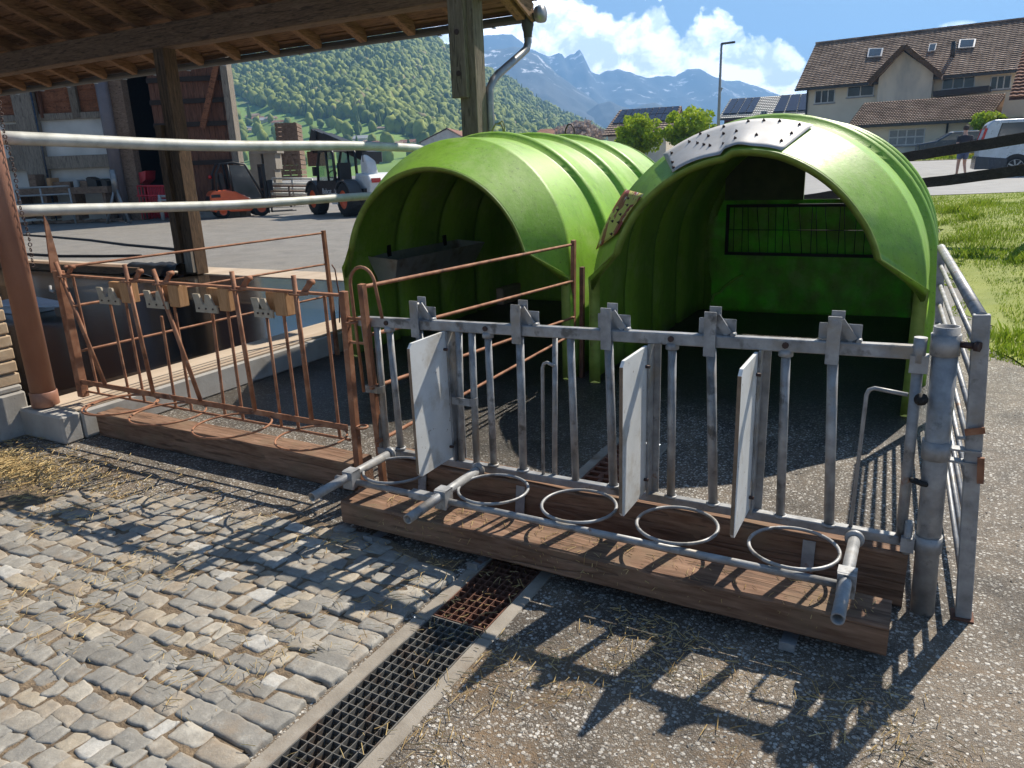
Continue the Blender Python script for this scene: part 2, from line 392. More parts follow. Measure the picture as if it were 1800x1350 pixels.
MT['joint'] = M_('sandy_joint', [(.25, (.07,.05,.033)), (.5, (.16,.115,.073)), (.75, (.29,.21,.13))], 24, .95, 0, .8, 130, detail=9, dist=.01)
MT['drain_concrete'] = M_('drain_edge_concrete', [(.2, (.17,.145,.115)), (.55, (.28,.245,.20)), (.85, (.36,.325,.28))], 8, .85, 0, .4, 120, detail=9, spots=((.16,.11,.07), 5, .56, .75))
MT['dark_dirt'] = M_('dark_sludge', [(.3, (.012,.01,.008)), (.7, (.035,.028,.022))], 12, .8, 0, .4, 60)
def wetfloor():
    m, t = newmat('wet_floor'); v = t.coords('Object'); sx = t.n('ShaderNodeSeparateXYZ'); t.l(v, sx.inputs[0])
    n = t.noise(v, .8, 6, .6); w = t.ramp(t.math('ADD', t.math('MULTIPLY', sx.outputs[1], .25), t.math('MULTIPLY', n, .35)), [(1.04, 1.0), (1.2, 0.0)])
    c = t.mix(w, t.ramp(t.noise(v, 3, 7, .7), [(.3, (.36,.30,.24)), (.7, (.48,.42,.35))]), t.ramp(t.noise(t.coords('Object', (.3,1,1)), 4, 7, .7), [(.35, (.012,.010,.009)), (.75, (.05,.036,.024))]))
    rg = t.math('SUBTRACT', .8, t.math('MULTIPLY', w, .66))
    t.out(t.bsdf(c, rg, 0, t.bump(t.noise(v, 9, 5), .06, .01), .5)); return m
MT['wetfloor'] = wetfloor()
def leafmat(name, stops, trans=.3, rough=.55):
    m, t = newmat(name); at = t.n('ShaderNodeAttribute', attribute_name='tint')
    c = t.ramp(at.outputs['Fac'], stops)
    b = t.bsdf(c, rough, 0, None, .25); tr = t.n('ShaderNodeBsdfTranslucent'); t.l(c, tr.inputs[0])
    mx = t.n('ShaderNodeMixShader'); mx.inputs[0].default_value = trans; t.l(b, mx.inputs[1]); t.l(tr.outputs[0], mx.inputs[2])
    t.out(mx.outputs[0]); return m
MT['straw'] = leafmat('straw', [(0, (.30,.19,.07)), (.5, (.46,.32,.13)), (1, (.60,.46,.22))], .1, .6)
MT['pebble'] = leafmat('loose_chippings', [(0, (.06,.055,.05)), (.5, (.17,.16,.145)), (.85, (.25,.23,.2)), (1, (.36,.34,.31))], 0, .8)
MT['grass'] = leafmat('grass_blades', [(0, (.12,.17,.02)), (.5, (.24,.34,.03)), (.85, (.37,.44,.05)), (1, (.45,.42,.13))], .35)
MT['soil'] = M_('grass_soil', [(.3, (.16,.2,.025)), (.7, (.29,.31,.06))], 2, .9, 0, .4, 40)
MT['leaf'] = leafmat('bright_leaves', [(0, (.12,.2,.012)), (.5, (.33,.46,.02)), (1, (.55,.62,.06))], .4)
MT['blossom'] = leafmat('pale_blossom', [(0, (.30,.22,.18)), (.6, (.45,.36,.31)), (1, (.58,.50,.45))], .3)
MT['forest'] = leafmat('forest_foliage', [(0, (.10,.15,.045)), (.35, (.21,.265,.055)), (.7, (.31,.36,.065)), (.93, (.38,.42,.09)), (1, (.33,.27,.13))], .3, .8)
MT['bark'] = M_('bark', [(.3, (.06,.045,.035)), (.7, (.14,.11,.085))], 12, .9, 0, .5, 60, stretch=(1,1,.2))
MT['meadow'] = M_('meadow', [(.25, (.10,.17,.025)), (.5, (.14,.24,.03)), (.8, (.2,.29,.05))], .02, .9, 0, .1, .2, detail=8, spots=((.16,.15,.06), .03, .6, .75))
MT['road'] = M_('road_asphalt', [(.25, (.20,.195,.19)), (.7, (.29,.285,.275))], 1.5, .85, 0, .2, 60, detail=9)
# ================================================================== GROUND
def ground():
    L = lambda a, b, s: list(np.arange(a, b, s))
    xs = sorted(set([-6000,-3000,-1200,-500,-250,-140] + L(-90,-24,6) + L(-24,-6,1.5) + L(-6,40,1.0) + L(40,100,6) + [140,250,500,1200,3000,6000, -1.655,-1.315]))
    ys = sorted(set([-6000,-1500,-300,-60,-20,-8] + L(-5,60,1.0) + L(60,120,5) + [150,250,400,800,1500,3000,6000, 1.25]))
    xs = [float(round(x,3)) for x in xs]; ys = [float(round(y,3)) for y in ys]
    xs = [x for x in xs if x not in (-2.0,-1.0)] ; nx = len(xs)
    V = []
    for y in ys:
        for x in xs:
            V.append((x, y, tz((x, y, 0)) if abs(x) < 400 and abs(y) < 400 else 0.0))
    F = []
    for j in range(len(ys)-1):
        for i in range(nx-1):
            cx = (xs[i]+xs[i+1])/2; cy = (ys[j]+ys[j+1])/2
            if -1.655 < cx < -1.315 and -5 < cy < 1.25: continue
            F.append((j*nx+i, j*nx+i+1, (j+1)*nx+i+1, (j+1)*nx+i))
    o = np_mesh('ground', V, F, MT['asphalt'], True); tag(o, kind='structure'); return o
ground()
# drain channel (edges, walls, floor)
mb = MB()
for (a, b) in ((-1.655,-1.60), (-1.37,-1.315)):
    for y0, y1 in ((-5,-.82), (-.816,1.25)):
        mb.box((a,y0,-.2), (b,y1,.006))
mb.build('drain_channel', MT['drain_concrete'], bevel=.004).data
tag(bpy.data.objects['drain_channel'], kind='structure')
mb = MB(); mb.box((-1.599,-5,-.22), (-1.371,1.25,-.12)); tag(mb.build('drain_floor', MT['dark_dirt']), kind='structure')
def grate(name, y0, y1, mat, label, nx=7, pitch=.036):
    t = thing(name, label, 'drain grate', (-1.485, (y0+y1)/2, 0), 0, 'drain grates')
    f = MB()
    for x in (-1.5965,-1.3735): f.box((x-.0025,y0,-.03), (x+.0025,y1,.0035))
    for y in (y0+.003, y1-.003): f.box((-1.594,y-.0025,-.03), (-1.376,y+.0025,.003))
    f.build('frame', mat, t)
    b = MB()
    for i in range(1, nx):
        x = -1.5965+(.223)*i/nx; b.box((x-.0014,y0+.006,-.028), (x+.0014,y1-.006,.0025))
    b.build('bearing_bars', mat, t)
    b = MB(); n = int((y1-y0)/pitch)
    for i in range(1, n):
        y = y0+(y1-y0)*i/n; b.box((-1.594,y-.0014,-.022), (-1.376,y+.0014,.0008))
    b.build('cross_bars', mat, t)
    return t
MT['grate_galv'] = M_('grate_zinc', [(.3, (.09,.085,.078)), (.7, (.2,.19,.17))], 14, .6, .2, .1, 90, spots=((.13,.075,.045), 8, .5, .68))
grate('drain_grate', -2.2, -.78, MT['grate_galv'], 'long grey galvanised drain grate in the foreground beside the cobbles')
grate('drain_grate', -3.3, -2.205, MT['grate_galv'], 'grey galvanised drain grate cut by the bottom edge of the picture')
grate('drain_grate', -.775, -.26, MT['rust_dark'], 'rusty brown drain grate with straw next to the front timber beam')
t = thing('drain_grate', 'dark slotted cast iron drain grate on the ground inside the pen', 'drain grate', (-1.485,.72,0), 0, 'drain grates')
mb = MB()
for x in (-1.597,-1.379): mb.box((x,.22,-.03), (x+.008,1.22,.002))
for i in range(15):
    y = .22+i*.07; mb.box((-1.589,y,-.03), (-1.379,y+.022,.001))
for i in range(14):
    y = .242+i*.07
    for x in (-1.53,-1.46): mb.box((x+(.02 if i % 2 else 0),y,-.03), (x+.02+(.02 if i % 2 else 0),y+.048,.0005))
mb.build('slotted_plate', MT['rust_dark'], t)
# cobbles: every stone a domed irregular block, one paving
def cobbles():
    V = []; F = []; A = []; rr = random.Random(3)
    y = -3.2
    edge = lambda x: -.45 + .05*math.sin(x*2.1)+.03*math.sin(x*7) - .32*max(0, -x-3.4)
    GR = [-1,-.985,-.93,-.75,-.4,0,.4,.75,.93,.985,1]
    while y < -.45:
        h = rr.uniform(.058, .088)
        x = -1.67; big = True
        while x > -6.0:
            w = rr.choice([rr.uniform(.05,.07), rr.uniform(.07,.105), rr.uniform(.08,.125), rr.uniform(.10,.15)])
            if big: w = rr.uniform(.12,.22)
            big = False
            x0, x1 = x-w, x; x -= w+rr.uniform(-.001,.006)
            wob = lambda xx: .03*math.sin(xx*1.7+y*.6)+.02*math.sin(xx*4.1+2*y)
            cx = (x0+x1)/2
            if y+h/2+wob(cx) > edge(cx)+rr.uniform(-.06,.06): continue
            if cx < -5.1 + .5*(y+3): continue
            hh = h*rr.uniform(.93,1.04); ww = w; sh = rr.uniform(-.012,.012)
            cxs = [(-ww/2,-hh/2),(ww/2,-hh/2),(ww/2,hh/2),(-ww/2,hh/2)]
            cxs = [(a+rr.uniform(-.012,.012), b+rr.uniform(-.012,.012)) for a, b in cxs]
            top = rr.uniform(.002,.011); tlx = rr.uniform(-.03,.03); tly = rr.uniform(-.03,.03)
            seed = Vector((rr.uniform(0,99), rr.uniform(0,99), 0)); N = 10; base = len(V)
            sup = rr.uniform(7, 16)
            for j in range(N+1):
                for i in range(N+1):
                    # bilinear corners then superellipse rounding
                    pa = GR[i]; pb = GR[j]
                    q = (abs(pa)**sup+abs(pb)**sup)**(1/sup) if (pa or pb) else 1
                    m = max(abs(pa), abs(pb)); k = m/q if q else 1
                    aa = (pa*k+1)/2; bb = (pb*k+1)/2
                    X = (cxs[0][0]*(1-aa)+cxs[1][0]*aa)*(1-bb)+(cxs[3][0]*(1-aa)+cxs[2][0]*aa)*bb
                    Y = (cxs[0][1]*(1-aa)+cxs[1][1]*aa)*(1-bb)+(cxs[3][1]*(1-aa)+cxs[2][1]*aa)*bb
                    P = Vector((cx+X, y+h/2+Y+wob(cx)+sh, 0))
                    e = m
                    nz = mnoise.noise(P*14+seed)*.0035+mnoise.noise(P*45+seed)*.003
                    edgeN = mnoise.noise(P*30+seed*2)*.009*e
                    P.x += edgeN; P.y += mnoise.noise(P*30-seed)*.009*e
                    drop = {1: .034, .985: .007, .93: .0022, .75: .0004}.get(round(e, 3), 0)
                    P.z = .012+top+X*tlx+Y*tly+nz-drop
                    V.append(tuple(P)); 
            tv = rr.random()**1.1*.95
            if rr.random() < .022: tv = 1.0
            A += [tv]*((N+1)**2)
            for j in range(N):
                for i in range(N):
                    F.append((base+j*(N+1)+i, base+j*(N+1)+i+1, base+(j+1)*(N+1)+i+1, base+(j+1)*(N+1)+i))
        y += h+rr.uniform(-.001,.005)
    o = np_mesh('cobble_paving', V, F, MT['cobble'], True, A); tag(o, kind='structure')
    # sandy bed in the joints, its edge wandering out over the asphalt
    xs = np.arange(-6.2,-1.655,.06); V = []; F = []
    for x in xs:
        e = edge(x)+.02+.03*math.sin(x*11)
        for k in range(30):
            yy = -3.4+(e+3.4)*k/29
            V.append((x, yy, .0085+.005*mnoise.noise(Vector((x*9,yy*9,0)))*(1 if k < 28 else 0)+.003*(k < 29)))
    for i in range(len(xs)-1):
        for k in range(29): F.append((i*30+k, (i+1)*30+k, (i+1)*30+k+1, i*30+k+1))
    tag(np_mesh('paving_bed', V, F, MT['joint'], True), kind='structure')
cobbles()
# ================================================================== TIMBERS
def beam(lo, hi, label, n=24, jit=.004, nm='timber_beam', mat='beam', tip=0):
    mb = MB(); x0,y0,z0 = lo; x1,y1,z1 = hi
    prof = [(y0,z0),(y1,z0),(y1,z1),(y0,z1)]
    b = .008; pr = [(y0+b,z0),(y1-b,z0),(y1,z0+b),(y1,z1-b),(y1-b,z1),(y0+b,z1),(y0,z1-b),(y0,z0+b)]
    vs = []
    for i in range(n+1):
        x = x0+(x1-x0)*i/n
        dy = mnoise.noise(Vector((x*1.3,y0*9,1)))*jit*1.5; dz = mnoise.noise(Vector((x*1.7,3,y0*7)))*jit
        for k, (y, z) in enumerate(pr):
            j = mnoise.noise(Vector((x*6,k*3.1,y0*5)))*jit*.8
            vs.append((x, y+dy+j, max(0.001, z+dz*(z > z0+.02)+j+tip*i/n)))
    m = 8; fs = [tuple(range(m))[::-1], tuple(range(n*m, n*m+m))]
    for i in range(n):
        for k in range(m): fs.append((i*m+k, i*m+(k+1) % m, (i+1)*m+(k+1) % m, (i+1)*m+k))
    mb.add(vs, fs); o = mb.build(nm, MT[mat])
    return tag(o, label, 'timber beam')
beam((-2.36,-.395,.045), (-.10,-.225,.158), 'thick sunlit timber beam lying in front of the galvanised feed fence')
beam((-2.40,.0,.002), (-.065,.16,.215), 'shaded timber beam on edge under the galvanised feed fence')
beam((-4.74,-.03,.002), (-2.60,.13,.158), 'long timber beam under the rusty feed fence')
for x0, l in ((-2.20,'left'), (-1.655,'middle'), (-.42,'right')):
    o = MB().box((x0,-.445,.006), (x0+.05,-.005,.012)).box((x0,-.445,.012), (x0+.05,-.439,.036)).bar((x0+.025,-.03,.012), (x0+.025,.0,.2), .045,.006, (0,1,0)).build('support_bracket', MT['galv'])
    tag(o, {'left':'flat steel bracket under the left end of the front beam', 'middle':'flat steel bracket under the front beam beside the drain', 'right':'flat steel bracket with upturned lip under the right part of the front beam'}[l], 'bracket', 'brackets carrying the front beam')
# ================================================================== GALVANISED FEED FENCE
G = MT['galv']
ff = thing('feed_fence', 'galvanised calf feed fence with white divider boards and bucket rings', 'feed fence', (-1.3,.03,.25))
zt = lambda u: .902+.021*(u+2.5)      # underside..middle of the top rail, rising slightly to the right
MB().bar((-2.512,.03,.903), (-.092,.03,.952), .04, .046).build('top_rail', G, ff, bevel=.004)
MB().bar((-2.46,.03,.24), (-.07,.03,.258), .035, .035).build('bottom_rail', G, ff, bevel=.003)
bars = [(-2.484,-2.441,'p'), (-2.406,-2.412,'p'), (-2.331,-2.323,'s'), (-1.938,-1.963,'p'), (-1.869,-1.88,'p'), (-1.785,-1.787,'s'),
        (-1.385,-1.37,'p'), (-.951,-.942,'s'), (-.53,-.51,'s'), (-.106,-.095,'e')]
for a, b, k in bars:
    m = MB(); z1 = zt(a)-.02
    r = .0165 if k != 'e' else .0185
    m.tube((a,.03,z1), (b,.03,.255), r, 12)
    if k == 's': m.hollow((a,.03,z1-.022), (a,.03,z1+.003), .026,.006,12); m.ring((b,.03,.268), .021,.007,16,6)
    bo = m.build('bar', G, ff)
    if k == 's': MB().tube((a,.003,zt(a)+.002), (a,.012,zt(a)+.002), .012, 8).build('bolt', MT['bolt'], bo)
for u0, u1 in ((-2.157,-2.15), (-1.625,-1.631), (-1.215,-1.194), (-.80,-.768), (-.372,-.335)):
    m = MB(); zz = zt(u0); m.tube((u0,.03,zz-.03), (u1,.03,.255), .0185, 12); m.ring((u1,.03,.268), .023,.007,16,6)
    lb = m.build('locking_bar', G, ff)
    p = MB().box((u0-.022,-.004,zz-.055), (u0+.022,.002,zz+.115)).box((u0-.018,.058,zz-.03), (u0+.026,.063,zz+.125))
    p.tube((u0,-.008,zz+.092), (u0,.066,zz+.092), .011, 10)
    p.build('yoke_plate', G, lb)
    w = MB().box((u0-.055,.048,zz+.022), (u0+.085,.054,zz+.082)); w.build('stop_plate', G, lb, bevel=.002)
    q = MB().bar((u0+.014,.03,zz+.095), (u0+.062,.03,zz+.028), .03, .007, (0,1,0)); q.tube((u0+.08,.015,zz+.028), (u0+.08,.05,zz+.028), .009, 8)
    q.build('catch_flap', G, lb)
# divider boards on posts
for u, top in ((-1.985,.895), (-1.035,.905), (-.615,.915)):
    m = MB().box((u-.004,-.003,.262), (u+.004,.064,zt(u)-.022)).box((u+.004,.058,.262), (u+.03,.064,zt(u)-.022))
    m.build('divider_post', G, ff)
    c = .02; y1 = -.275; y0 = .0; ztop = top; zb = .285
    poly = [(y0,zb-.0),(y1+c,zb),(y1,zb+c),(y1,ztop-c),(y1+c,ztop),(y0,ztop)]
    d = MB().prism(poly, (u-.018,0,0), (0,1,0), (0,0,1), (1,0,0), .0125).build('divider_board', MT['galv_board'], ff)
    MB().box((u-.0185,y1-.0012,zb+c), (u-.005,y1+.0002,ztop-c)).build('edge', MT['board_edge'], d)
    for zz in (zb+.06, ztop-.08): MB().tube((u-.02,-.02,zz), (u+.012,-.02,zz), .007, 8).build('screw', MT['bolt'], d)
# bands joining pairs of bars, bent rods, rubber stop
for a, b in ((-2.462,-2.41), (-1.953,-1.876)):
    m = MB(); pts = [(a-.022,.02,.57), (a-.02,-.006,.57), (b,-.006,.57), (b+.018,.01,.57), (b+.02,.03,.57)]
    for p, q in zip(pts, pts[1:]): m.bar(p, q, .004, .035)
    m.build('band', G, ff)
for (a, z1, rev) in ((-1.462, .775, 1), (-.125, .80, 1)):
    L = .055 if a < -1 else .125
    m = MB(); m.path([(a,.03,z1), (a-L+.02,.03,z1+.012), (a-L+.004,.03,z1+.004), (a-L-.003,.03,z1-.015), (a-L-.012,.03,.26)], .0075, 8)
    m.build('bent_rod', G, ff)
MB().tube((-1.482,.05,.26), (-1.466,.05,.9), .012).build('bar', G, ff)
m = MB(); m.lathe([(0,.0),(.02,.0),(.022,.012),(.012,.02),(.012,.03),(0,.03)], (-.085,.0,.80), (0,-1,0), 14); m.build('rubber_stop', MT['rubber'], ff)
m = MB(); m.ring((-.06,.0,.50), .022,.010,20,8,(.2,.3,1)); m.build('rubber_ring', MT['rubber'], ff)
# bucket frame
for u in (-2.325,-1.82,-.24):
    m = MB(); m.hollow((u,-.045,.27), (u+.0,-.6,.268), .0205, .004, 16)
    a_ = m.build('arm', G, ff)
    MB().lathe([(.021,0),(.032,.004),(.034,.014),(.03,.022),(.021,.024)], (u,-.045,.27), (0,-1,0), 16).build('collar', G, a_)
    MB().box((u-.026,-.375,.212), (u+.03,-.365,.295)).box((u-.028,-.365,.291), (u+.03,-.315,.296)).box((u-.028,-.365,.212), (u+.03,-.315,.217)).box((u+.026,-.365,.212), (u+.03,-.315,.295)).build('clamp', G, a_)
MB().tube((-2.42,-.34,.238), (-.235,-.34,.236), .0145, 12).build('front_tube', G, ff)
MB().box((-1.995,-.362,.224), (-1.84,-.318,.256)).build('sleeve', G, ff, bevel=.004)
for x, y in ((686,832), (863,862), (1013,893), (1188,925), (1393,967)):
    c = pz(x, y, .262); MB().ring((c.x,-.195,.262), .152, .0068, 48, 8).build('bucket_ring', G, ff)
# steel post with hinges
sp = thing('steel_post', 'round galvanised steel post open at the top, holding fence and gate', 'post', (0,0,0))
MB().hollow((0,.015,0), (-.035,.03,1.045), .039, .004, 28).build('pipe', MT['galv'], sp)
def px_at(z): return -.035*z/1.045, .015+.015*z/1.045
for z, h in ((.985,.07), (.62,.065), (.27,.06)):
    x, y = px_at(z); MB().hollow((x,y,z-h/2), (x-.002,y,z+h/2), .045, .005, 28).build('hinge_collar', MT['galv'], sp)
x, y = px_at(.985); MB().tube((x+.04,y-.01,.99), (x+.085,y-.025,.99), .011, 8).tube((x+.082,y-.024,.99),(x+.094,y-.03,.99),.018,6).build('bolt', MT['bolt'], sp)
x, y = px_at(.95); MB().box((x-.10,y-.028,.885), (x-.044,y+.02,.945)).tube((x-.075,y-.01,.92), (x-.075,y-.01,1.005), .021, 12).build('hinge_pin', MT['galv'], sp)
x, y = px_at(.27); MB().tube((x-.065,y-.012,.22), (x-.065,y-.012,.345), .014, 12).box((x-.085,y-.03,.23), (x-.042,y+.01,.285)).build('hinge_pin', MT['galv'], sp)
x, y = px_at(.62); m = MB().box((x+.038,y-.02,.628), (x+.13,y+.02,.635)).box((x+.038,y-.02,.585), (x+.125,y+.02,.592)); m.path([(x+.055,y,.67),(x+.085,y,.672),(x+.098,y,.66),(x+.1,y,.57)], .0075, 8); m.build('latch_bolt', MT['galv'], sp)
# ================================================================== STEEL GATE
gt = thing('steel_gate', 'grey galvanised gate of horizontal tubes seen almost edge on beside the post', 'gate', (.13,.03,0))
p0b = Vector((.128,.03,.005)); p0t = Vector((.055,.03,1.09)); p1b = Vector((.03,2.30,.08)); p1t = Vector((-.045,2.33,1.06))
MB().bar(p0b, p0t, .05, .035, (0,1,0)).build('front_stile', MT['galv'], gt, bevel=.003)
MB().bar(p1b, p1t, .04, .03, (0,1,0)).build('rear_stile', MT['galv'], gt)
for k in range(9):
    f = .07+.93*k/8-.012*(k == 8)
    a_ = p0b.lerp(p0t, f); b_ = p1b.lerp(p1t, f)
    (MB().tube(a_, b_, .021, 14) if k == 8 else MB().tube(a_, b_, .0105, 10)).build('rail', MT['galv'], gt, bevel=0)
MB().bar((.052,-.004,.70), (.108,-.004,.715), .006, .022).build('rusty_strap', MT['rust'], gt); MB().bar((.108,-.006,.62), (.116,-.006,.53), .02, .012, (0,1,0)).build('gate_latch', MT['rust'], gt)
MB().box((.09,.0,0), (.16,.07,.006)).build('foot', MT['rust_dark'], gt)
RU = MT['rust']
# ================================================================== RUSTY FEED FENCE
rf = thing('feed_fence', 'rusty feed fence with wooden blocks and thin wire rings on the left', 'feed fence', (-3.7,0,.28))
MB().bar((-4.885,0,.25), (-4.88,0,1.075), .055, .05, (0,1,0)).build('post', RU, rf, bevel=.003)
MB().bar((-2.585,0,.02), (-2.568,0,1.05), .035, .035, (0,1,0)).build('post', RU, rf, bevel=.002)
MB().bar((-4.86,0,1.05), (-2.575,0,1.03), .028, .012).build('top_rail', RU, rf)
MB().bar((-4.90,-.012,.355), (-2.62,-.012,.347), .006, .032).build('bottom_rail', RU, rf)
MB().rebar((-4.86,.012,.283), (-2.63,.012,.272), .0075).build('low_bar', RU, rf)
def zf(u): return 1.045-.0085*(u+4.86)
for a, b, k, z1, z0 in ((-4.76,-4.732,'r',1.04,.285), (-4.435,-4.414,'r',.90,.283), (-4.281,-4.273,'r',.93,.284), (-3.974,-3.983,'r',.84,.28), (-3.845,-3.843,'r',.93,.28),
        (-3.534,-3.558,'r',.9,.28), (-3.41,-3.412,'r',1.03,.28), (-3.119,-3.116,'t',.9,.27), (-2.995,-2.99,'r',.92,.27), (-2.704,-2.702,'r',1.02,.27)):
    m = MB()
    if k == 'r': m.rebar((a,.012,z1), (b,.012,z0), .0085)
    else: m.tube((a,.012,z1), (b,.012,z0), .008, 8)
    m.build('bar', RU, rf)
for a, b, z1 in ((-4.867,-4.602,1.13), (-4.19,-4.136,1.136), (-3.94,-3.714,1.115), (-3.306,-3.277,1.124), (-2.869,-2.861,1.118)):
    m = MB(); m.tube((a,-.014,z1), (b,-.014,.36), .0125, 12); lb = m.build('locking_bar', RU, rf)
    t_ = (zf(a)-.36)/(z1-.36); x = b+(a-b)*t_
    q = MB(); z = zf(x)
    q.path([(x-.06,.0,z-.008),(x-.02,-.034,z-.004),(x+.03,-.034,z-.004),(x+.07,.0,z-.004)], .0055, 6)
    q.bar((x+.03,.012,z+.0), (x+.085,.012,z+.055), .03, .008, (0,1,0)); q.tube((x+.085,-.005,z+.055),(x+.085,.03,z+.055),.014,8)
    q.build('catch', RU, lb)
for u0, u1 in ((-4.46,-4.2), (-4.02,-3.765), (-3.6,-3.36), (-3.15,-2.945)):
    b_ = MB(); b_.box((u1-.085,-.012,.905), (u1,.055,1.03)); b_.box((u0+.03,.02,.915), (u1-.085,.055,1.02))
    bl = b_.build('wood_block', MT['block_wood'], rf, bevel=.004)
    w = u1-u0-.07; q_ = MB()
    for poly in ([(0,0),(w,0),(w,.042),(0,.046)], [(0,.046),(.062,.046),(.036,.10),(-.012,.10)], [(w-.095,.043),(w-.02,.042),(w-.05,.10),(w-.082,.10)]):
        q_.prism(poly, (u0-.02,-.024,.892), (1,0,0), (0,0,1), (0,1,0), .011)
    q_.build('bracket', MT['plastic_strip'], bl)
    for q in (.03, w*.5, w-.03): MB().tube((u0-.02+q,-.0285,.914), (u0-.02+q,-.02,.914), .0055, 8).build('rivet', MT['bolt'], bl)
for x, y in ((236,705),(314,729),(409,746),(470,765),(536,770)):
    pass
for (cx, cy, rr_) in ((-4.72,-.17,.17), (-4.19,-.175,.19), (-3.73,-.18,.19), (-3.26,-.19,.19), (-2.80,-.20,.165)):
    pass
for (a, b) in (((178,703),(300,702)), ((174,712),(299,697)), ((262,735),(391,697)), ((350,750),(492,735)), ((476,780),(604,765))):
    c0 = pz(*a, .335); c1 = pz(*b, .335); rad = min(.20, max(.15, (c1-c0).length/2)); cx = (c0.x+c1.x)/2
    MB().ring((cx,-.005-rad*.95,.335), rad, .0058, 48, 8).build('bucket_ring', RU, rf)
m = MB(); m.path([(-4.95,-.03,.98),(-4.93,-.045,.955),(-4.9,-.04,.945)], .009, 8); m.build('hook', MT['galv'], rf)
for z in (.36,.90): MB().ring((-2.535,.0,z), .028,.006,16,6).build('chain_link', RU, rf)
# rear rebar fence along the kerb
rb = thing('rebar_fence', 'low rusty rebar fence along the kerb of the feeding floor', 'rebar fence', (-4.75,1.1,.2))
for z0, z1 in ((1.105,1.10), (.862,.83), (.575,.55)): MB().rebar((-4.76,-.03,z0), (-4.75,2.285,z1), .0085).build('rail', RU, rb)
MB().bar((-4.75,2.285,.0), (-4.75,2.27,1.12), .03, .03, (0,1,0)).build('post', RU, rb)
m = MB(); m.path([(-4.72,2.3,.82),(-4.69,2.3,.78),(-4.68,2.31,.55),(-4.70,2.3,.3)], .006, 6); m.build('tie_wire', MT['rust_dark'], rb)
# divider between the pens
dv = thing('rebar_fence', 'rusty four-rail rebar divider between the two pens', 'rebar fence', (-2.4,1.1,0))
MB().bar((-2.47,.05,.0), (-2.425,-.03,1.095), .03, .03, (0,1,0)).build('post', RU, dv)
MB().bar((-2.43,2.36,.0), (-2.40,2.34,1.06), .03, .035, (0,1,0)).build('post', RU, dv)
MB().bar((-2.37,2.4,.0), (-2.35,2.38,.86), .03, .035, (0,1,0)).build('post', MT['rust_dark'], dv)
for z0, z1 in ((1.08,1.03), (.845,.76), (.585,.485), (.30,.36)): MB().rebar((-2.43,-.03,z0), (-2.405,2.34,z1), .0095).build('rail', RU, dv)
m = MB(); pts = []
for i in range(13):
    q = math.pi*i/12; pts.append((-2.52-.0+.075-.075*math.cos(q)*1.0, .0, 1.085+.085*math.sin(q)))
m.path([(-2.50,.0,.55)]+pts+[(-2.345,.0,.93)], .008, 8); m.build('hoop', RU, dv)
for z in (.92,.80): MB().bar((-2.58,.0,z), (-2.46,.0,z), .008, .012).build('link_bar', RU, dv)
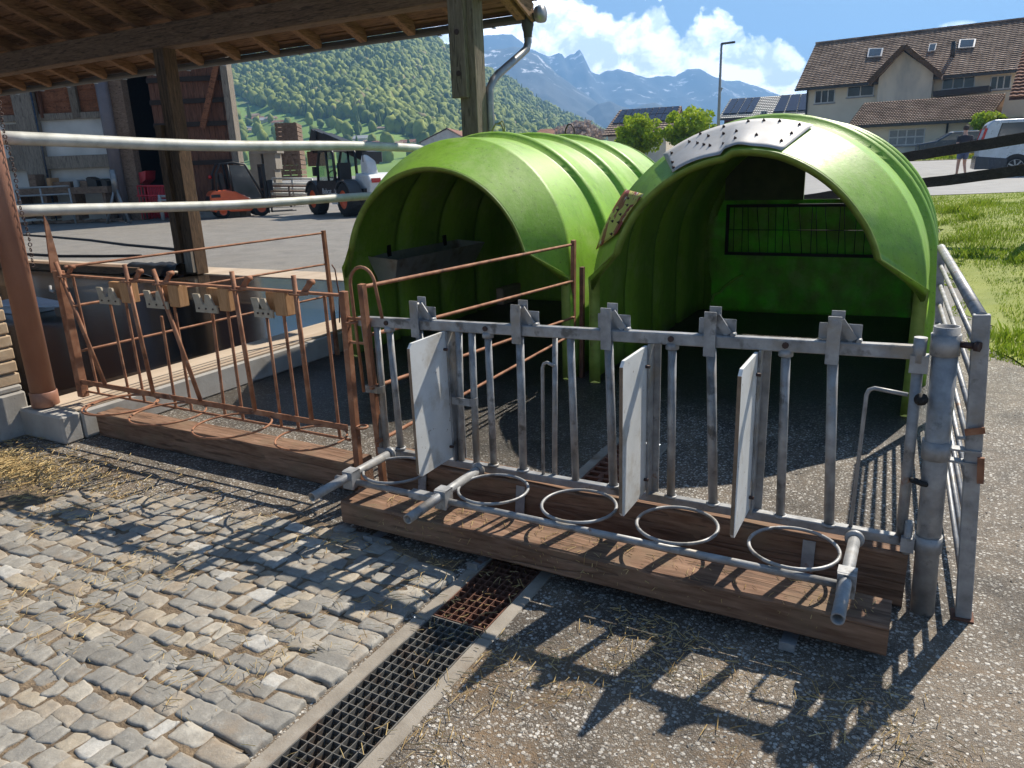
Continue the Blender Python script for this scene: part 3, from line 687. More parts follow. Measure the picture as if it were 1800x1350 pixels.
# ================================================================== HUTCHES
def hutch(u0, label, seed, cut):
    t = thing('calf_hutch', label, 'calf hutch', (u0,2.3,0), 0, 'green calf hutches')
    rr = random.Random(seed)
    W = 1.1; CZ = .75
    NA = 40; NLEG = 5
    vback = 5.42
    ribs = (3.1, 3.83, 4.56)
    def sect(Rr, cz, v_of, wall, vleg):
        pts = []
        for i in range(NLEG): pts.append((-wall, vleg, (cz+.02)*i/NLEG))
        for i in range(NA+1):
            q = math.pi-math.pi*i/NA; pts.append((Rr*math.cos(q), v_of(math.sin(q)), cz+Rr*math.sin(q)))
        for i in range(NLEG)[::-1]: pts.append((wall, vleg, (cz+.02)*i/NLEG))
        return pts
    rows = []
    # opening edge (arch in front of the legs), legs at v=2.3
    def arch_row(Ra, cz, v0, off):
        pts = []
        for i in range(NLEG): pts.append((-(W-.012)+off, 2.3+off*.2, .80*i/(NLEG-1) if i else 0))
        a0 = math.asin((1.0-cz)/Ra)
        for i in range(NA+1):
            q = (math.pi-a0)-(math.pi-2*a0)*i/NA
            kk = 1.0
            if cut and math.cos(q) > -.12: kk = 1.034-.034*min(1, max(0, (math.cos(q)-.25)/.6))
            pts.append((Ra*math.cos(q), v0-(.02 if kk > 1.001 else 0), cz+Ra*kk*math.sin(q)))
        for i in range(NLEG)[::-1]: pts.append(((W-.012)-off, 2.3+off*.2, .80*i/(NLEG-1) if i else 0))
        return pts
    inner = arch_row(.826, .755, 2.135, .075)
    lip = arch_row(.862, .755, 2.10, .0)
    rows += [lip]
    # intermediate hood rows blending to the crease
    crease = sect(1.075, .755, lambda s: 2.33+.24*s, W, 2.315)
    for f in (.03, .25, .5, .75, .965, 1.0):
        rows.append([tuple(Vector(a).lerp(Vector(b), f)) for a, b in zip(lip, crease)])
    rows.append([(x, y+.02, z) for x, y, z in crease])
    vs_ = [2.66]
    for r_ in ribs: vs_ += [r_-.12, r_-.065, r_-.045, r_-.02, r_+.02, r_+.045, r_+.065]
    vs_ += [3.45, 4.2, 4.95, 5.2, 5.32, 5.39, 5.42]
    for v in sorted(vs_):
        dr = 0
        for r_ in ribs:
            d = abs(v-r_); dr = max(dr, .05 if d < .03 else (.034 if d < .05 else 0))
        if v > 5.3: dr -= .03*((v-5.3)/.12)**2*1.5
        base = 1.075+.015*min(1, (v-2.5)/1.0)
        rows.append(sect(base+dr, .755, lambda s, v=v: v, W+dr, v))
    m = MB(); n = len(rows[0]); V = []
    for r_ in rows:
        for (x, y, z) in r_:
            nz = mnoise.noise(Vector((x*1.4+seed, y*1.4, z*1.4)))*.008
            V.append((u0+x*(1+nz), y, max(0, z+nz*.6)))
    F = []
    for j in range(len(rows)-1):
        for i in range(n-1): F.append((j*n+i, j*n+i+1, (j+1)*n+i+1, (j+1)*n+i))
    m.add(V, F, True)
    # back wall as a grid strip from the last row to its mirror, with the window left out
    sh = m.build('shell', MT['frp'], t)
    so = sh.modifiers.new('thickness', 'SOLIDIFY'); so.thickness = .012; so.offset = -1
    # back wall
    bw = MB(); NX = 56; NZ = 44; zt_ = 1.84; idx = {}
    def inside(x, z): return z <= .755 and abs(x) <= 1.078 or (x*x+(z-.755)**2) <= 1.062**2
    for j in range(NZ):
        for i in range(NX):
            xa = -1.08+2.16*i/NX; xb = -1.08+2.16*(i+1)/NX; za = zt_*j/NZ; zb_ = zt_*(j+1)/NZ
            if not all(inside(x, z) for x, z in ((xa,za),(xb,za),(xa,zb_),(xb,zb_))): continue
            if cut and cut[0] < (xa+xb)/2+u0 < cut[1] and cut[2] < (za+zb_)/2 < cut[3]: continue
            f = []
            for x, z in ((xa,za),(xb,za),(xb,zb_),(xa,zb_)):
                key = (round(x,4), round(z,4))
                if key not in idx: idx[key] = len(bw.v); bw.v.append((u0+x, 5.41+.01*mnoise.noise(Vector((x*2,z*2,seed))), z))
                f.append(idx[key])
            bw.f.append(tuple(f)); bw.sm.append(True)
    rim = []
    for i in range(61):
        q = math.pi*i/60; rim.append((1.085*math.cos(q), .755+1.085*math.sin(q)))
    nb = len(bw.v)
    for x, z in [(1.085,0)]+rim+[(-1.085,0)]:
        k = .89; bw.v.append((u0+x, 5.405, z)); bw.v.append((u0+x*k, 5.412, z if z < .755 else .755+(z-.755)*k))
    for i in range(len(rim)+1): bw.f.append((nb+2*i, nb+2*i+1, nb+2*i+3, nb+2*i+2)); bw.sm.append(True)
    b_ = bw.build('back_wall', MT['frp_back'] if cut else MT['frp'], t)
    so = b_.modifiers.new('thickness', 'SOLIDIFY'); so.thickness = .01; so.offset = 0
    # thick lip turned in round the opening
    lp = MB()
    a = [(u0+x, y-.004, z) for x, y, z in lip]; b = [(u0+x, y, z) for x, y, z in inner]
    V = a+b; F = [(i, i+1, n+i+1, n+i) for i in range(n-1)]
    lp.add(V, F, True); l_ = lp.build('opening_lip', MT['frp_lip'], t)
    so = l_.modifiers.new('thickness', 'SOLIDIFY'); so.thickness = .010; so.offset = 0
    if cut: return t
    # lifting loop of rope on the roof
    m = MB(); c = Vector((u0-.04, 3.3, 1.86))
    m.path([c+Vector((-.05,0,-.03)), c+Vector((-.055,0,.05)), c+Vector((-.02,0,.10)), c+Vector((.03,.01,.10)), c+Vector((.055,0,.05)), c+Vector((.05,0,-.03))], .008, 7)
    m.path([c+Vector((.0,0,.10)), c+Vector((.05,.0,.12)), c+Vector((.07,.0,.08)), c+Vector((.06,.0,-.02))], .006, 6)
    m.build('rope_loop', MT['rope'], t)
    m = MB(); c = Vector((u0, 4.75, 1.86)); m.path([c+Vector((-.05,0,-.03)), c+Vector((-.05,0,.08)), c+Vector((-.02,0,.13)), c+Vector((.02,0,.13)), c+Vector((.05,0,.08)), c+Vector((.05,0,-.03))], .008, 7)
    m.build('steel_loop', MT['bolt'], t)
    return t
MT['rope'] = flat('old_rope', (.2,.19,.09), .9)
hl = hutch(-3.505, 'left green calf hutch with a zinc trough inside', 5, None)
hr = hutch(-1.17, 'right green calf hutch patched with a steel sheet, mesh rack inside', 9, (-1.25, -.36, 1.15, 1.52))
# patches on the right hutch: a grid following the hood
def hood_pt(u0, ang, f, off):
    a0 = math.asin((1.0-.755)/.862)
    q = (math.pi-a0)-(math.pi-2*a0)*ang; q2 = math.pi-math.pi*ang
    cq = math.cos(q); kk = 1.034-.034*min(1, max(0, (cq-.25)/.6)) if cq > -.12 else 1.0; A = Vector((u0+.862*cq, 2.10, .755+.862*kk*math.sin(q))); B = Vector((u0+1.075*math.cos(q2), 2.33+.24*math.sin(q2), .755+1.075*math.sin(q2)))
    p = A.lerp(B, f); nrm = Vector((math.cos(q2)*.75, -.75, math.sin(q2)*.75)).normalized()
    return p+nrm*off, nrm
def patch(name, mat, a0, a1, f0, f1, na, nf, bend, bolts, par):
    m = MB(); V = []
    for i in range(na+1):
        for j in range(nf+1):
            a = a0+(a1-a0)*i/na; f = f0+(f1-f0)*j/nf
            V.append(hood_pt(-1.17, a, f, .014+bend(i/na, j/nf))[0])
    F = [(i*(nf+1)+j, i*(nf+1)+j+1, (i+1)*(nf+1)+j+1, (i+1)*(nf+1)+j) for i in range(na) for j in range(nf)]
    m.add(V, F, True); o = m.build(name, mat, par); so = o.modifiers.new('thickness', 'SOLIDIFY'); so.thickness = .004; so.offset = 1
    for a, f in bolts:
        p, nr = hood_pt(-1.17, a0+(a1-a0)*a, f0+(f1-f0)*f, .014+bend(a, f))
        MB().tube(p, p+nr*.022, .0042, 6).tube(p+nr*.003, p+nr*.010, .0105, 6).build('bolt', MT['bolt'], o)
    return o
def bd(a, f): return .016*math.exp(-((a-.62)/.09)**2)*(1-f)*1.6 + .006*math.sin(a*9)*(1-f)
patch('steel_patch', MT['alu'], .305, .605, .02, .96, 26, 8, bd,
      [(.03,.12),(.04,.35),(.06,.75),(.2,.8),(.26,.6),(.28,.93),(.31,.45),(.34,.72),(.36,.35),(.45,.65),(.47,.3),(.44,.9),(.55,.55),(.57,.25),(.6,.9),(.72,.35),(.7,.9),(.8,.9),(.93,.88),(.94,.55),(.93,.25)], hr)
patch('scrap_patch', MT['sign_scrap'], .07, .205, .05, 1.0, 12, 6, lambda a, f: .004, [(.08,.3),(.3,.2),(.4,.6),(.5,.35),(.62,.65),(.7,.3),(.85,.5)], hr)
# board behind the upper opening of the right hutch
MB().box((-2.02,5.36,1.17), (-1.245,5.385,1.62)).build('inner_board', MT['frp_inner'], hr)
# crack in the right hutch's back wall: pale strip painted for daylight through it
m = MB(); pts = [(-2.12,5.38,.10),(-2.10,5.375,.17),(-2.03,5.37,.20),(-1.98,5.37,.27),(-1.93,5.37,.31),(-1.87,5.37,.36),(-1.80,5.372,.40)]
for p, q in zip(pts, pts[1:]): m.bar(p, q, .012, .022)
MT['crack'] = leafmat('crack_daylight_paint', [(0, (.75,.85,.35)), (1, (.75,.85,.35))], .8)
m.build('crack_daylight', MT['crack'], hr)
# hay rack of wire mesh in the right hutch
hk = thing('hay_rack', 'dark wire hay rack hanging on the back wall of the right hutch', 'hay rack', (-1.2,5.3,.9))
m = MB()
for z in (.635, 1.12): m.bar((-1.96,5.27,z), (-.32,5.27,z), .03, .03)
for x in (-1.96,-.32): m.bar((x,5.27,.62), (x,5.27,1.135), .03, .03, (0,1,0))
m.build('frame', MT['black_mesh'], hk)
m = MB(); rr_ = random.Random(4)
for i in range(1, 20):
    x = -1.96+1.64*i/20+rr_.uniform(-.02,.02); m.tube((x-rr_.uniform(0,.07),5.265,1.12), (x,5.265,.63), .004, 6)
m.tube((-1.95,5.255,.88), (-.32,5.255,.88), .004, 6)
m.build('wires', MT['black_mesh'], hk)
# feeding trough in the left hutch
tr = thing('feed_trough', 'zinc feed trough hung on the inner wall of the left hutch', 'trough', (-4.35,3.4,.65))
def trough():
    y0, y1 = 2.62, 4.15; xb, xf = -4.575, -4.24; zt0 = .86
    m = MB(); t_ = .004
    out = [(xb,y0,zt0),(xf,y0,zt0-.025),(xf,y1,zt0-.025),(xb,y1,zt0)]
    bot = [(xb+.05,y0+.07,zt0-.24),(xf-.10,y0+.07,zt0-.24),(xf-.10,y1-.07,zt0-.24),(xb+.05,y1-.07,zt0-.24)]
    inn = [(x+(t_ if x < -4.4 else -t_), y+(t_ if y < 3 else -t_), z) for x, y, z in out]; ib = [(x+(t_ if x < -4.45 else -t_), y+(t_ if y < 3 else -t_), z+t_) for x, y, z in bot]
    V = out+bot+inn+ib; F = []
    for k in range(4):
        l = (k+1) % 4; F += [(k,l,4+l,4+k), (8+k,12+k,12+l,8+l), (k,8+k,8+l,l)]
    F += [(4,5,6,7), (15,14,13,12)]
    m.add(V, F); m.build('pan', MT['trough'], tr)
    for y in (2.9, 3.85): MB().box((xb-.0,y,.82), (xb+.012,y+.06,.93)).build('hanger', MT['black'], tr)
trough()
# ================================================================== FEEDING FLOOR ON THE LEFT
o = MB().box((-4.93,-.10,.0), (-4.775,2.6,.19)).box((-4.93,2.6,0), (-4.775,6.0,.19)).build('kerb', MT['concrete'], bevel=.012); tag(o, kind='structure')
m = MB()
for x0, x1, z in ((-4.80,-4.93,.207), (-4.935,-5.075,.206), (-5.08,-5.22,.204)):
    m.box((x1,-.12,.191), (x0,4.4,z))
o = m.build('sill_boards', MT['sill'], bevel=.003); tag(o, 'bleached boards along the top of the concrete kerb', 'boards')
o = MB().box((-24,-.02,.0), (-4.936,4.95,.19)).build('feeding_floor', MT['wetfloor']); tag(o, kind='structure')
o = MB().box((-24,4.55,.191), (-10.7,4.80,.31)).build('timber_sill', MT['old_wood_x'], bevel=.01); tag(o, 'long low timber edging the back of the feeding floor', 'timber sill')
o = MB().box((-24,4.955,.0), (-4.5,5.6,.2)).build('floor_edge', MT['sill'], bevel=.01); tag(o, kind='structure')
# rags on the sill
m = MB(); V = []; N = 14
for i in range(N+1):
    for j in range(7):
        x = -11.1+1.2*i/N; y = 4.5+.42*j/6
        V.append((x, y, .21+.13*(j > 1)*(j < 6)+.06*mnoise.noise(Vector((x*5,y*6,0)))+.02*(j % 2)))
m.add(V, [(i*7+j, i*7+j+1, (i+1)*7+j+1, (i+1)*7+j) for i in range(N) for j in range(6)], True)
tag(m.build('rubber_sheet', MT['black']), 'crumpled black sheet lying on the timber sill', 'rubber sheet')
# white tub lid half hidden behind the rust pipe
c = pz(75, 533, .30); m = MB()
m.prism([(-.75,-.32),(.28,-.10),(.34,-.06),(.36,.04),(.30,.12),(-.75,.30)], (c.x,c.y,.275), (1,0,0), (0,1,0), (0,0,1), .03)
m.box((c.x-.72,c.y-.2,.191), (c.x-.05,c.y+.15,.275))
tag(m.build('tub', MT['white_plastic'], bevel=.012, seg=2), 'pale plastic tub corner showing behind the rusty pipe', 'tub')
# brick wall with rendered base
bw = thing('brick_wall', 'yellow brick wall on a rendered base at the left edge', 'wall', (-5.5,-.3,0))
MB().box((-8.5,-.62,0), (-5.235,-.17,.30)).box((-8.5,-.60,.30), (-5.25,-.175,.345)).build('base', MT['concrete'], bw, bevel=.012)
m = MB(); m2 = MB(); rr_ = random.Random(8)
m2.box((-8.48,-.585,.345), (-5.275,-.19,2.9))
for k in range(30):
    z = .347+k*.084; off = .13 if k % 2 else 0
    x = -5.258+rr_.uniform(-.006,.006)
    xs = [x]; xx = x-(.12 if k % 2 else .24)
    while xx > -8.4: xs.append(xx); xx -= .252
    for a, b in zip(xs, xs[1:]):
        j = rr_.uniform(-.004,.004); m.box((b+.012,-.60+j,z), (a,-.172+j,z+.072))
m2.build('mortar', MT['mortar'], bw); m.build('bricks', MT['brick'], bw, bevel=.008, seg=2)
# rust coloured round post with two rails
rp = thing('pipe_post', 'thick rust-coloured steel pipe post beside the brick wall', 'post', (-5.1,-.13,.2))
MB().tube((-5.105,-.13,.2), (-5.11,-.12,3.2), .074, 28).build('pipe', MT['rust_pipe'], rp)
MB().lathe([(.076,0),(.082,.005),(.082,.095),(.076,.10)], (-5.105,-.13,.2), (0,0,1), 28).build('foot_sleeve', MT['rust_pipe'], rp)
o = MB().box((-5.25,-.235,0), (-4.78,-.103,.192)).build('plinth', MT['concrete'], bevel=.015); tag(o, kind='structure')
m = MB(); m.prism([(0,0),(.07,.0),(.05,.30),(.03,.36)], (-5.06,.05,1.05), (0,1,0), (0,0,1), (1,0,0), .01); m.build('torn_plate', MT['rust'], rp)
for nm, z0, z1, r0, lab in (('u',1.875,1.80,.042,'upper of two pale steel rails running back from the rusty pipe'), ('l',1.43,1.32,.037,'lower of two pale steel rails running back from the rusty pipe')):
    m = MB(); N = 20; P = []
    for i in range(N+1):
        f = i/N; P.append((-5.22+.35*f, -.12+5.0*f, z0+(z1-z0)*f+.012*math.sin(f*9+z0)))
    m.path(P, r0, 20); tag(m.build('pipe_rail', MT['white_pipe']), lab, 'rail', 'pale rails of the feeding floor')
# chain beside the post
m = MB()
for i in range(60):
    z = 3.0-i*.032; m.ring((-5.035,-.055+.006*math.sin(i*.5),z), .011,.0032,10,5,((1,0,0) if i % 2 else (.1,1,0)))
tag(m.build('chain', MT['bolt']), 'rusty chain hanging beside the thick pipe post', 'chain')
# black hoses on the yard
for pts, lab in ((((30,412),(90,416),(160,422),(222,430),(300,437),(330,441)), 'black hose with a knot snaking across the yard'), (((40,446),(110,450),(180,450),(260,449)), 'black hose lying closer to the feeding floor')):
    m = MB(); P = []
    for a in pts: P.append(pz(*a, .03))
    Q = []
    for a, b in zip(P, P[1:]):
        for k in range(6): Q.append(a.lerp(b, k/6)+Vector((mnoise.noise(Vector((a.x*.4+k,0,0)))*.1, 0, 0)))
    m.path(Q, .028, 8); tag(m.build('hose', MT['rubber']), lab, 'hose', 'black hoses on the yard')
# ================================================================== SHELTER
sh = thing('open_shelter', 'open timber shelter with tiled roof, gutter and downpipe at upper left', 'shelter', (-4.75,4.95,0))
SL = .40
def zr(v): return 3.66-SL*(v-4.9)         # underside of rafters
MB().bar((-4.2,4.95,3.50), (-24,4.95,3.52), .24, .30, seg=20, jit=.004).build('eaves_beam', MT['old_wood_x'], sh, bevel=.008)
for px_, ck in (((-4.78,4.95), 1), ((-9.83,4.95), 0), ((-15.4,4.95), 0), ((-20.8,4.95), 0)):
    x, y = px_; mt_ = MT['old_wood_z'] if ck else MT['dark_wood_z']
    po = MB().bar((x,y,.2), (x,y,3.36), .215, .215, (0,1,0), 8, .002).build('post', mt_, sh, bevel=.006)
    if ck:
        MB().box((x-.17,y-.18,2.35), (x+.03,y-.109,4.2)).build('side_plank', MT['old_wood_z'], po, bevel=.006)
        for z in (2.60,3.02): MB().tube((x-.06,y-.19,z), (x-.06,y-.178,z), .03, 12).build('bolt', MT['bolt'], po)
    else:
        MB().box((x-.25,y-.17,.2), (x-.109,y+.10,2.35)).build('side_plank', MT['dark_wood_z'], po, bevel=.006)
        MB().box((x-.06,y-.165,.24), (x+.10,y-.109,.55)).build('foot_plate', MT['grey_wood_z'], po)
u = -4.66; k = 0
while u > -23.5:
    m = MB(); y0, y1 = -1.5, 5.93; h = .16; w = .115
    pr = [(y0, zr(y0)), (y1, zr(y1)+.02), (y1+.02, zr(y1)+.09), (y1-.02, zr(y1)+h+.03), (y0, zr(y0)+h)]
    m.prism(pr, (u-w/2,0,0), (0,1,0), (0,0,1), (1,0,0), w); m.build('rafter', MT['old_wood_y'], sh, bevel=.005)
    u -= .80
# boarding in strips with slots, then tiles
m = MB(); v = -1.5; k = 0
while v < 5.9:
    w = .155; z = zr(v)+.163
    m.prism([(v,z),(v+w,z-SL*w),(v+w,z-SL*w+.022),(v,z+.022)], (-24,0,0), (0,1,0), (0,0,1), (1,0,0), 24-4.55); v += w+.03
m.build('roof_boarding', MT['deck_wood'], sh)
m = MB(); v = -1.6; MT['tile'] = M_('mossy_roof_tile', [(.2, (.07,.045,.032)), (.55, (.13,.085,.06)), (.85, (.17,.125,.09))], 6, .85, 0, .4, 40, spots=((.10,.10,.05), 4, .58, .74))
while v < 5.98:
    z = zr(v)+.225; L_ = .36
    m.prism([(v,z),(v+L_,z-SL*L_+.035),(v+L_,z-SL*L_+.06),(v,z+.02)], (-24,0,0), (0,1,0), (0,0,1), (1,0,0), 24-4.48); v += .33
m.build('roof_tiles', MT['tile'], sh)
m = MB(); y0, y1 = -1.5, 6.0; m.prism([(y0,zr(y0)+.02),(y1,zr(y1)+.02),(y1,zr(y1)+.22),(y0,zr(y0)+.22)], (-4.545,0,0), (0,1,0), (0,0,1), (1,0,0), .03); m.build('verge_board', MT['old_wood_y'], sh)
# gutter: half round
m = MB(); N = 10; gy, gz, gr = 6.03, 3.335, .085; prof = []
for i in range(N+1):
    q = math.pi+math.pi*i/N; prof.append((gy+gr*math.cos(q), gz+gr*math.sin(q)))
prof2 = [(y+(gy-y)*.05, z+(gz-z)*.05) for y, z in prof][::-1]
m.prism(prof+prof2, (-24,0,0), (0,1,0), (0,0,1), (1,0,0), 24-4.42); m.build('gutter', MT['dark_metal'], sh)
m = MB()
x = -5.1
while x > -23:
    m.ring((x,gy,gz), gr+.004,.006,10,6,(1,0,0),0,360) if 0 else m.bar((x,gy-.02,gz-gr-.006), (x,gy+.05,gz-gr-.004), .03, .012); x -= .8
m.build('gutter_bracket', MT['zinc'], sh)
m = MB(); m.lathe([(.0,.0),(gr+.012,.0),(gr+.014,.05),(gr+.004,.09)], (-4.40,gy,gz-.01), (-1,0,0), 18); m.build('gutter_end', MT['zinc'], sh)
m = MB(); m.lathe([(.07,0),(.075,-.06),(.055,-.14),(.05,-.2)], (-4.62,gy,gz-.05), (0,0,1), 18); m.build('outlet', MT['dark_metal'], sh)
P = [(-4.62,gy,gz-.2),(-4.62,gy,gz-.30),(-4.625,gy-.04,gz-.38),(-4.64,gy-.16,gz-.45),(-4.66,5.33,2.62),(-4.665,5.22,2.55),(-4.67,5.13,2.45),(-4.67,5.12,2.2),(-4.67,5.12,.3)]
m = MB(); m.path(P, .046, 16); m.build('downpipe', MT['zinc'], sh)
# ================================================================== BACKGROUND
class Fr:
    "upright facade plane: origin on the ground, direction angle in the camera's ground frame"
    def __init__(s, p0, deg):
        s.p = Vector(p0); a = R(deg); s.ex = (XC*math.cos(a)+YC*math.sin(a)).normalized(); s.n = Vector((s.ex.y, -s.ex.x, 0))
        if s.n.dot(YC) > 0: s.n = -s.n
    def pt(s, u, z, d=0): return s.p + s.ex*u + Vector((0,0,z)) + s.n*d
    def loc(s, x, y, d=0):
        q = pplane(x, y, s.p+s.n*d, s.n)-s.p; return q.dot(s.ex), q.z
    def box(s, mb, u0, u1, z0, z1, d0, d1):
        vs = [s.pt(u,z,d) for z in (z0,z1) for u, d in ((u0,d0),(u1,d0),(u1,d1),(u0,d1))]
        return mb.add(vs, [(0,3,2,1),(4,5,6,7),(0,1,5,4),(1,2,6,5),(2,3,7,6),(3,0,4,7)])
    def poly(s, mb, pts, d0, d1):
        "polygon of (u,z) extruded between depths"
        return mb.prism(pts, s.p+s.n*d0, s.ex, (0,0,1), s.n, d1-d0)
    def pb(s, mb, x0, y0, x1, y1, d0, d1):
        "box whose front face covers a pixel rectangle"
        ua, za = s.loc(x0, y0, d1); ub, zb = s.loc(x1, y1, d1); return s.box(mb, min(ua,ub), max(ua,ub), min(za,zb), max(za,zb), d0, d1)
MT['white_wall'] = M_('limewashed_wall', [(.3, (.50,.49,.45)), (.7, (.64,.63,.59))], 1.2, .85, 0, .2, 20, spots=((.38,.36,.31), .8, .6, .8))
MT['plaster'] = M_('cream_plaster', [(.3, (.70,.62,.48)), (.7, (.78,.70,.55))], 1.2, .85, 0, .2, 30, spots=((.55,.51,.44), .5, .62, .8))
MT['plaster_stain'] = M_('stained_plaster', [(.25, (.36,.35,.31)), (.55, (.68,.61,.48)), (.8, (.78,.70,.55))], .8, .85, 0, .2, 30, stretch=(1,1,.4))
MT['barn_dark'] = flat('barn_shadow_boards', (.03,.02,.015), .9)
MT['glass'] = flat('window_glass', (.03,.04,.05), .08)
MT['glass_blue'] = flat('sky_reflecting_glass', (.05,.07,.09), .05)
MT['frame_white'] = flat('white_window_frame', (.6,.6,.58), .5)
MT['solar'] = flat('solar_panel', (.035,.045,.075), .15, .2)
MT['alu_frame'] = flat('aluminium_frame', (.5,.5,.5), .4, .5)
MT['orange'] = M_('orange_paint', [(.3, (.72,.11,.03)), (.7, (.82,.15,.05))], 3, .35, 0, .03, 30)
MT['red_paint'] = flat('red_paint', (.45,.02,.03), .45)
MT['white_paint'] = flat('white_paint', (.66,.67,.66), .4)
MT['silver'] = flat('silver_paint', (.5,.56,.64), .3, .3)
MT['navy'] = flat('dark_blue_paint', (.03,.045,.07), .25)
MT['lamp_red'] = flat('red_lens', (.5,.02,.02), .2)
MT['tin'] = flat('grey_sheet', (.3,.31,.31), .6)
MT['block'] = M_('concrete_blocks', [(.3, (.2,.175,.14)), (.7, (.3,.265,.22))], 1.5, .9, 0, .3, 20)
def rooftile(name, cols, s=9):
    m, t = newmat(name); v = t.coords('Object')
    c = t.ramp(t.noise(v, 1.1, 6, .6), [(.3, cols[0]), (.55, cols[1]), (.8, cols[2])])
    vo = t.n('ShaderNodeTexVoronoi'); vo.inputs['Scale'].default_value = 3.0; t.l(v, vo.inputs['Vector'])
    sp = t.n('ShaderNodeSeparateColor'); t.l(vo.outputs['Color'], sp.inputs[0])
    c = t.mix(t.math('MULTIPLY', sp.outputs[0], .45), c, cols[0])
    t.out(t.bsdf(c, .85, 0, t.bump(t.noise(v, 20, 4), .3, .02), .2)); return m
MT['roof_brown'] = rooftile('brown_roof_tiles', [(.16,.11,.083), (.37,.27,.205), (.52,.40,.315)])
MT['roof_red'] = rooftile('reddish_roof_tiles', [(.15,.07,.047), (.29,.14,.09), (.38,.21,.145)])
def tiled_slope(mb, e0, e1, r0, r1, nrow, ncol, th=.05, step=.05):
    "tile courses from eave e0-e1 up to ridge r0-r1 as stepped, scalloped strips"
    e0, e1, r0, r1 = map(Vector, (e0, e1, r0, r1)); nrm = (e1-e0).cross(r0-e0).normalized()
    if nrm.z < 0: nrm = -nrm
    for j in range(nrow):
        a0 = e0.lerp(r0, j/nrow); a1 = e1.lerp(r1, j/nrow); b0 = e0.lerp(r0, (j+1)/nrow); b1 = e1.lerp(r1, (j+1)/nrow)
        V = []; n = ncol*2
        for i in range(n+1):
            f = i/n; w = step*(.55+.45*(i % 2)); V.append(a0.lerp(a1, f)+nrm*w); V.append(b0.lerp(b1, f)+nrm*(w-step)); V.append(a0.lerp(a1, f)-nrm*.02)
        F = []
        for i in range(n): F += [(3*i,3*i+3,3*i+4,3*i+1), (3*i,3*i+2,3*i+5,3*i+3)]
        mb.add(V, F)
    mb.add([e0-nrm*th, e1-nrm*th, r1-nrm*th, r0-nrm*th], [(0,1,2,3)])
def window(fr, par, u0, u1, z0, z1, npan=2, mat='glass', fm='frame_white', d=0):
    m = MB(); w = .07
    fr.box(m, u0, u1, z0, z0+w, d-.02, d+.05); fr.box(m, u0, u1, z1-w, z1, d-.02, d+.05)
    for i in range(npan+1):
        u = u0+(u1-u0-w)*i/npan; fr.box(m, u, u+w, z0+w, z1-w, d-.02, d+.05)
    f = m.build('window', MT[fm], par)
    m = MB(); fr.box(m, u0+.02, u1-.02, z0+.02, z1-.02, d+.003, d+.012); m.build('pane', MT[mat], f)
    m = MB(); fr.box(m, u0-.06, u1+.06, z0-.08, z0-.003, d-.01, d+.1); m.build('sill', MT['tin'], f)
    return f
# ---------------------------------------------------------------- barn
B = Fr(cg(-21.55, 32.65), -3.8)
bn = thing('barn', 'large brown timber barn with a white wall and open doorway behind the shelter', 'barn', B.p)
def bb(name, mat, rects, par=bn, bevel=0):
    m = MB()
    for r_ in rects: B.pb(m, *r_)
    return m.build(name, MT[mat], par, bevel=bevel)
m = MB(); u1, z1 = B.loc(203, 205); B.box(m, -9, u1, 0, z1, -.4, 0); m.build('white_wall', MT['white_wall'], bn)
m = MB(); B.box(m, -9, u1, z1+.22, 8.5, -.3, -.05); m.build('upper_cladding', MT['barn_red_x'], bn)
m = MB()
for k in range(14): B.box(m, -9, u1, z1+.25+k*.42, z1+.25+k*.42+.03, -.05, -.02)
m.build('cladding_batten', MT['barn_red_x'], bn)
m = MB(); B.box(m, -9, u1, z1-.03, z1+.22, -.1, .12); m.build('wall_plate', MT['grey_wood_z'], bn)
bb('ledge', 'grey_wood_z', [(-60, 281, 198, 293, 0, .25)])
bb('shutter', 'grey_wood_z', [(6, 219, 62, 282, 0, .06)])
for r_, mt_ in (((38, 100, 64, 385, .05, .4), 'grey_wood_z'), ((60, 130, 72, 207, .02, .2), 'barn_red_z'), ((121, 100, 128, 207, .0, .15), 'old_wood_z'), ((203, 90, 222, 388, -.1, .35), 'crate_wood')):
    bb('barn_post', mt_, [r_])
ua, za = B.loc(176, 130, .6); ub, zb = B.loc(214, 384, .6)
MT['mauve_pipe'] = flat('grey_mauve_pipe', (.17,.145,.15), .5)
o = MB().tube(B.pt((ua+ub)/2, -.02, .5), B.pt((ua+ub)/2, 7.5, .5), .24, 20).build('downpipe', MT['mauve_pipe'], bn)
o = MB().tube(B.pt(B.loc(104, 300)[0], 0, .8), B.pt(B.loc(104, 300)[0], 6, .8), .035, 8).build('cable_pole', MT['navy'], bn)
# dark bay behind the opening and its far boards
ul, ur = B.loc(222, 380)[0], B.loc(326, 380)[0]; u2, _ = B.loc(434, 380, .2)
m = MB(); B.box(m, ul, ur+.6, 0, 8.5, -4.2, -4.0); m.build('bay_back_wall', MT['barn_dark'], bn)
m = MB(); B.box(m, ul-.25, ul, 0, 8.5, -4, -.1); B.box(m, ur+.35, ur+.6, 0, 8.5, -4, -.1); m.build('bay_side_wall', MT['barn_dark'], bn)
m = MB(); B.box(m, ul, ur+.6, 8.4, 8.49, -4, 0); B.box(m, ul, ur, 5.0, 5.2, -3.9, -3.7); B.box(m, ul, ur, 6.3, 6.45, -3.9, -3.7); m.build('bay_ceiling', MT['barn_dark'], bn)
m = MB(); B.pb(m, 232, 262, 290, 380, -3.4, -3.2); m.build('grey_door', MT['tin'], bn)
m = MB()
for x in (240, 262, 284): B.pb(m, x, 262, x+2.5, 300, -3.2, -3.15)
m.build('door_stripe', MT['red_paint'], bn)
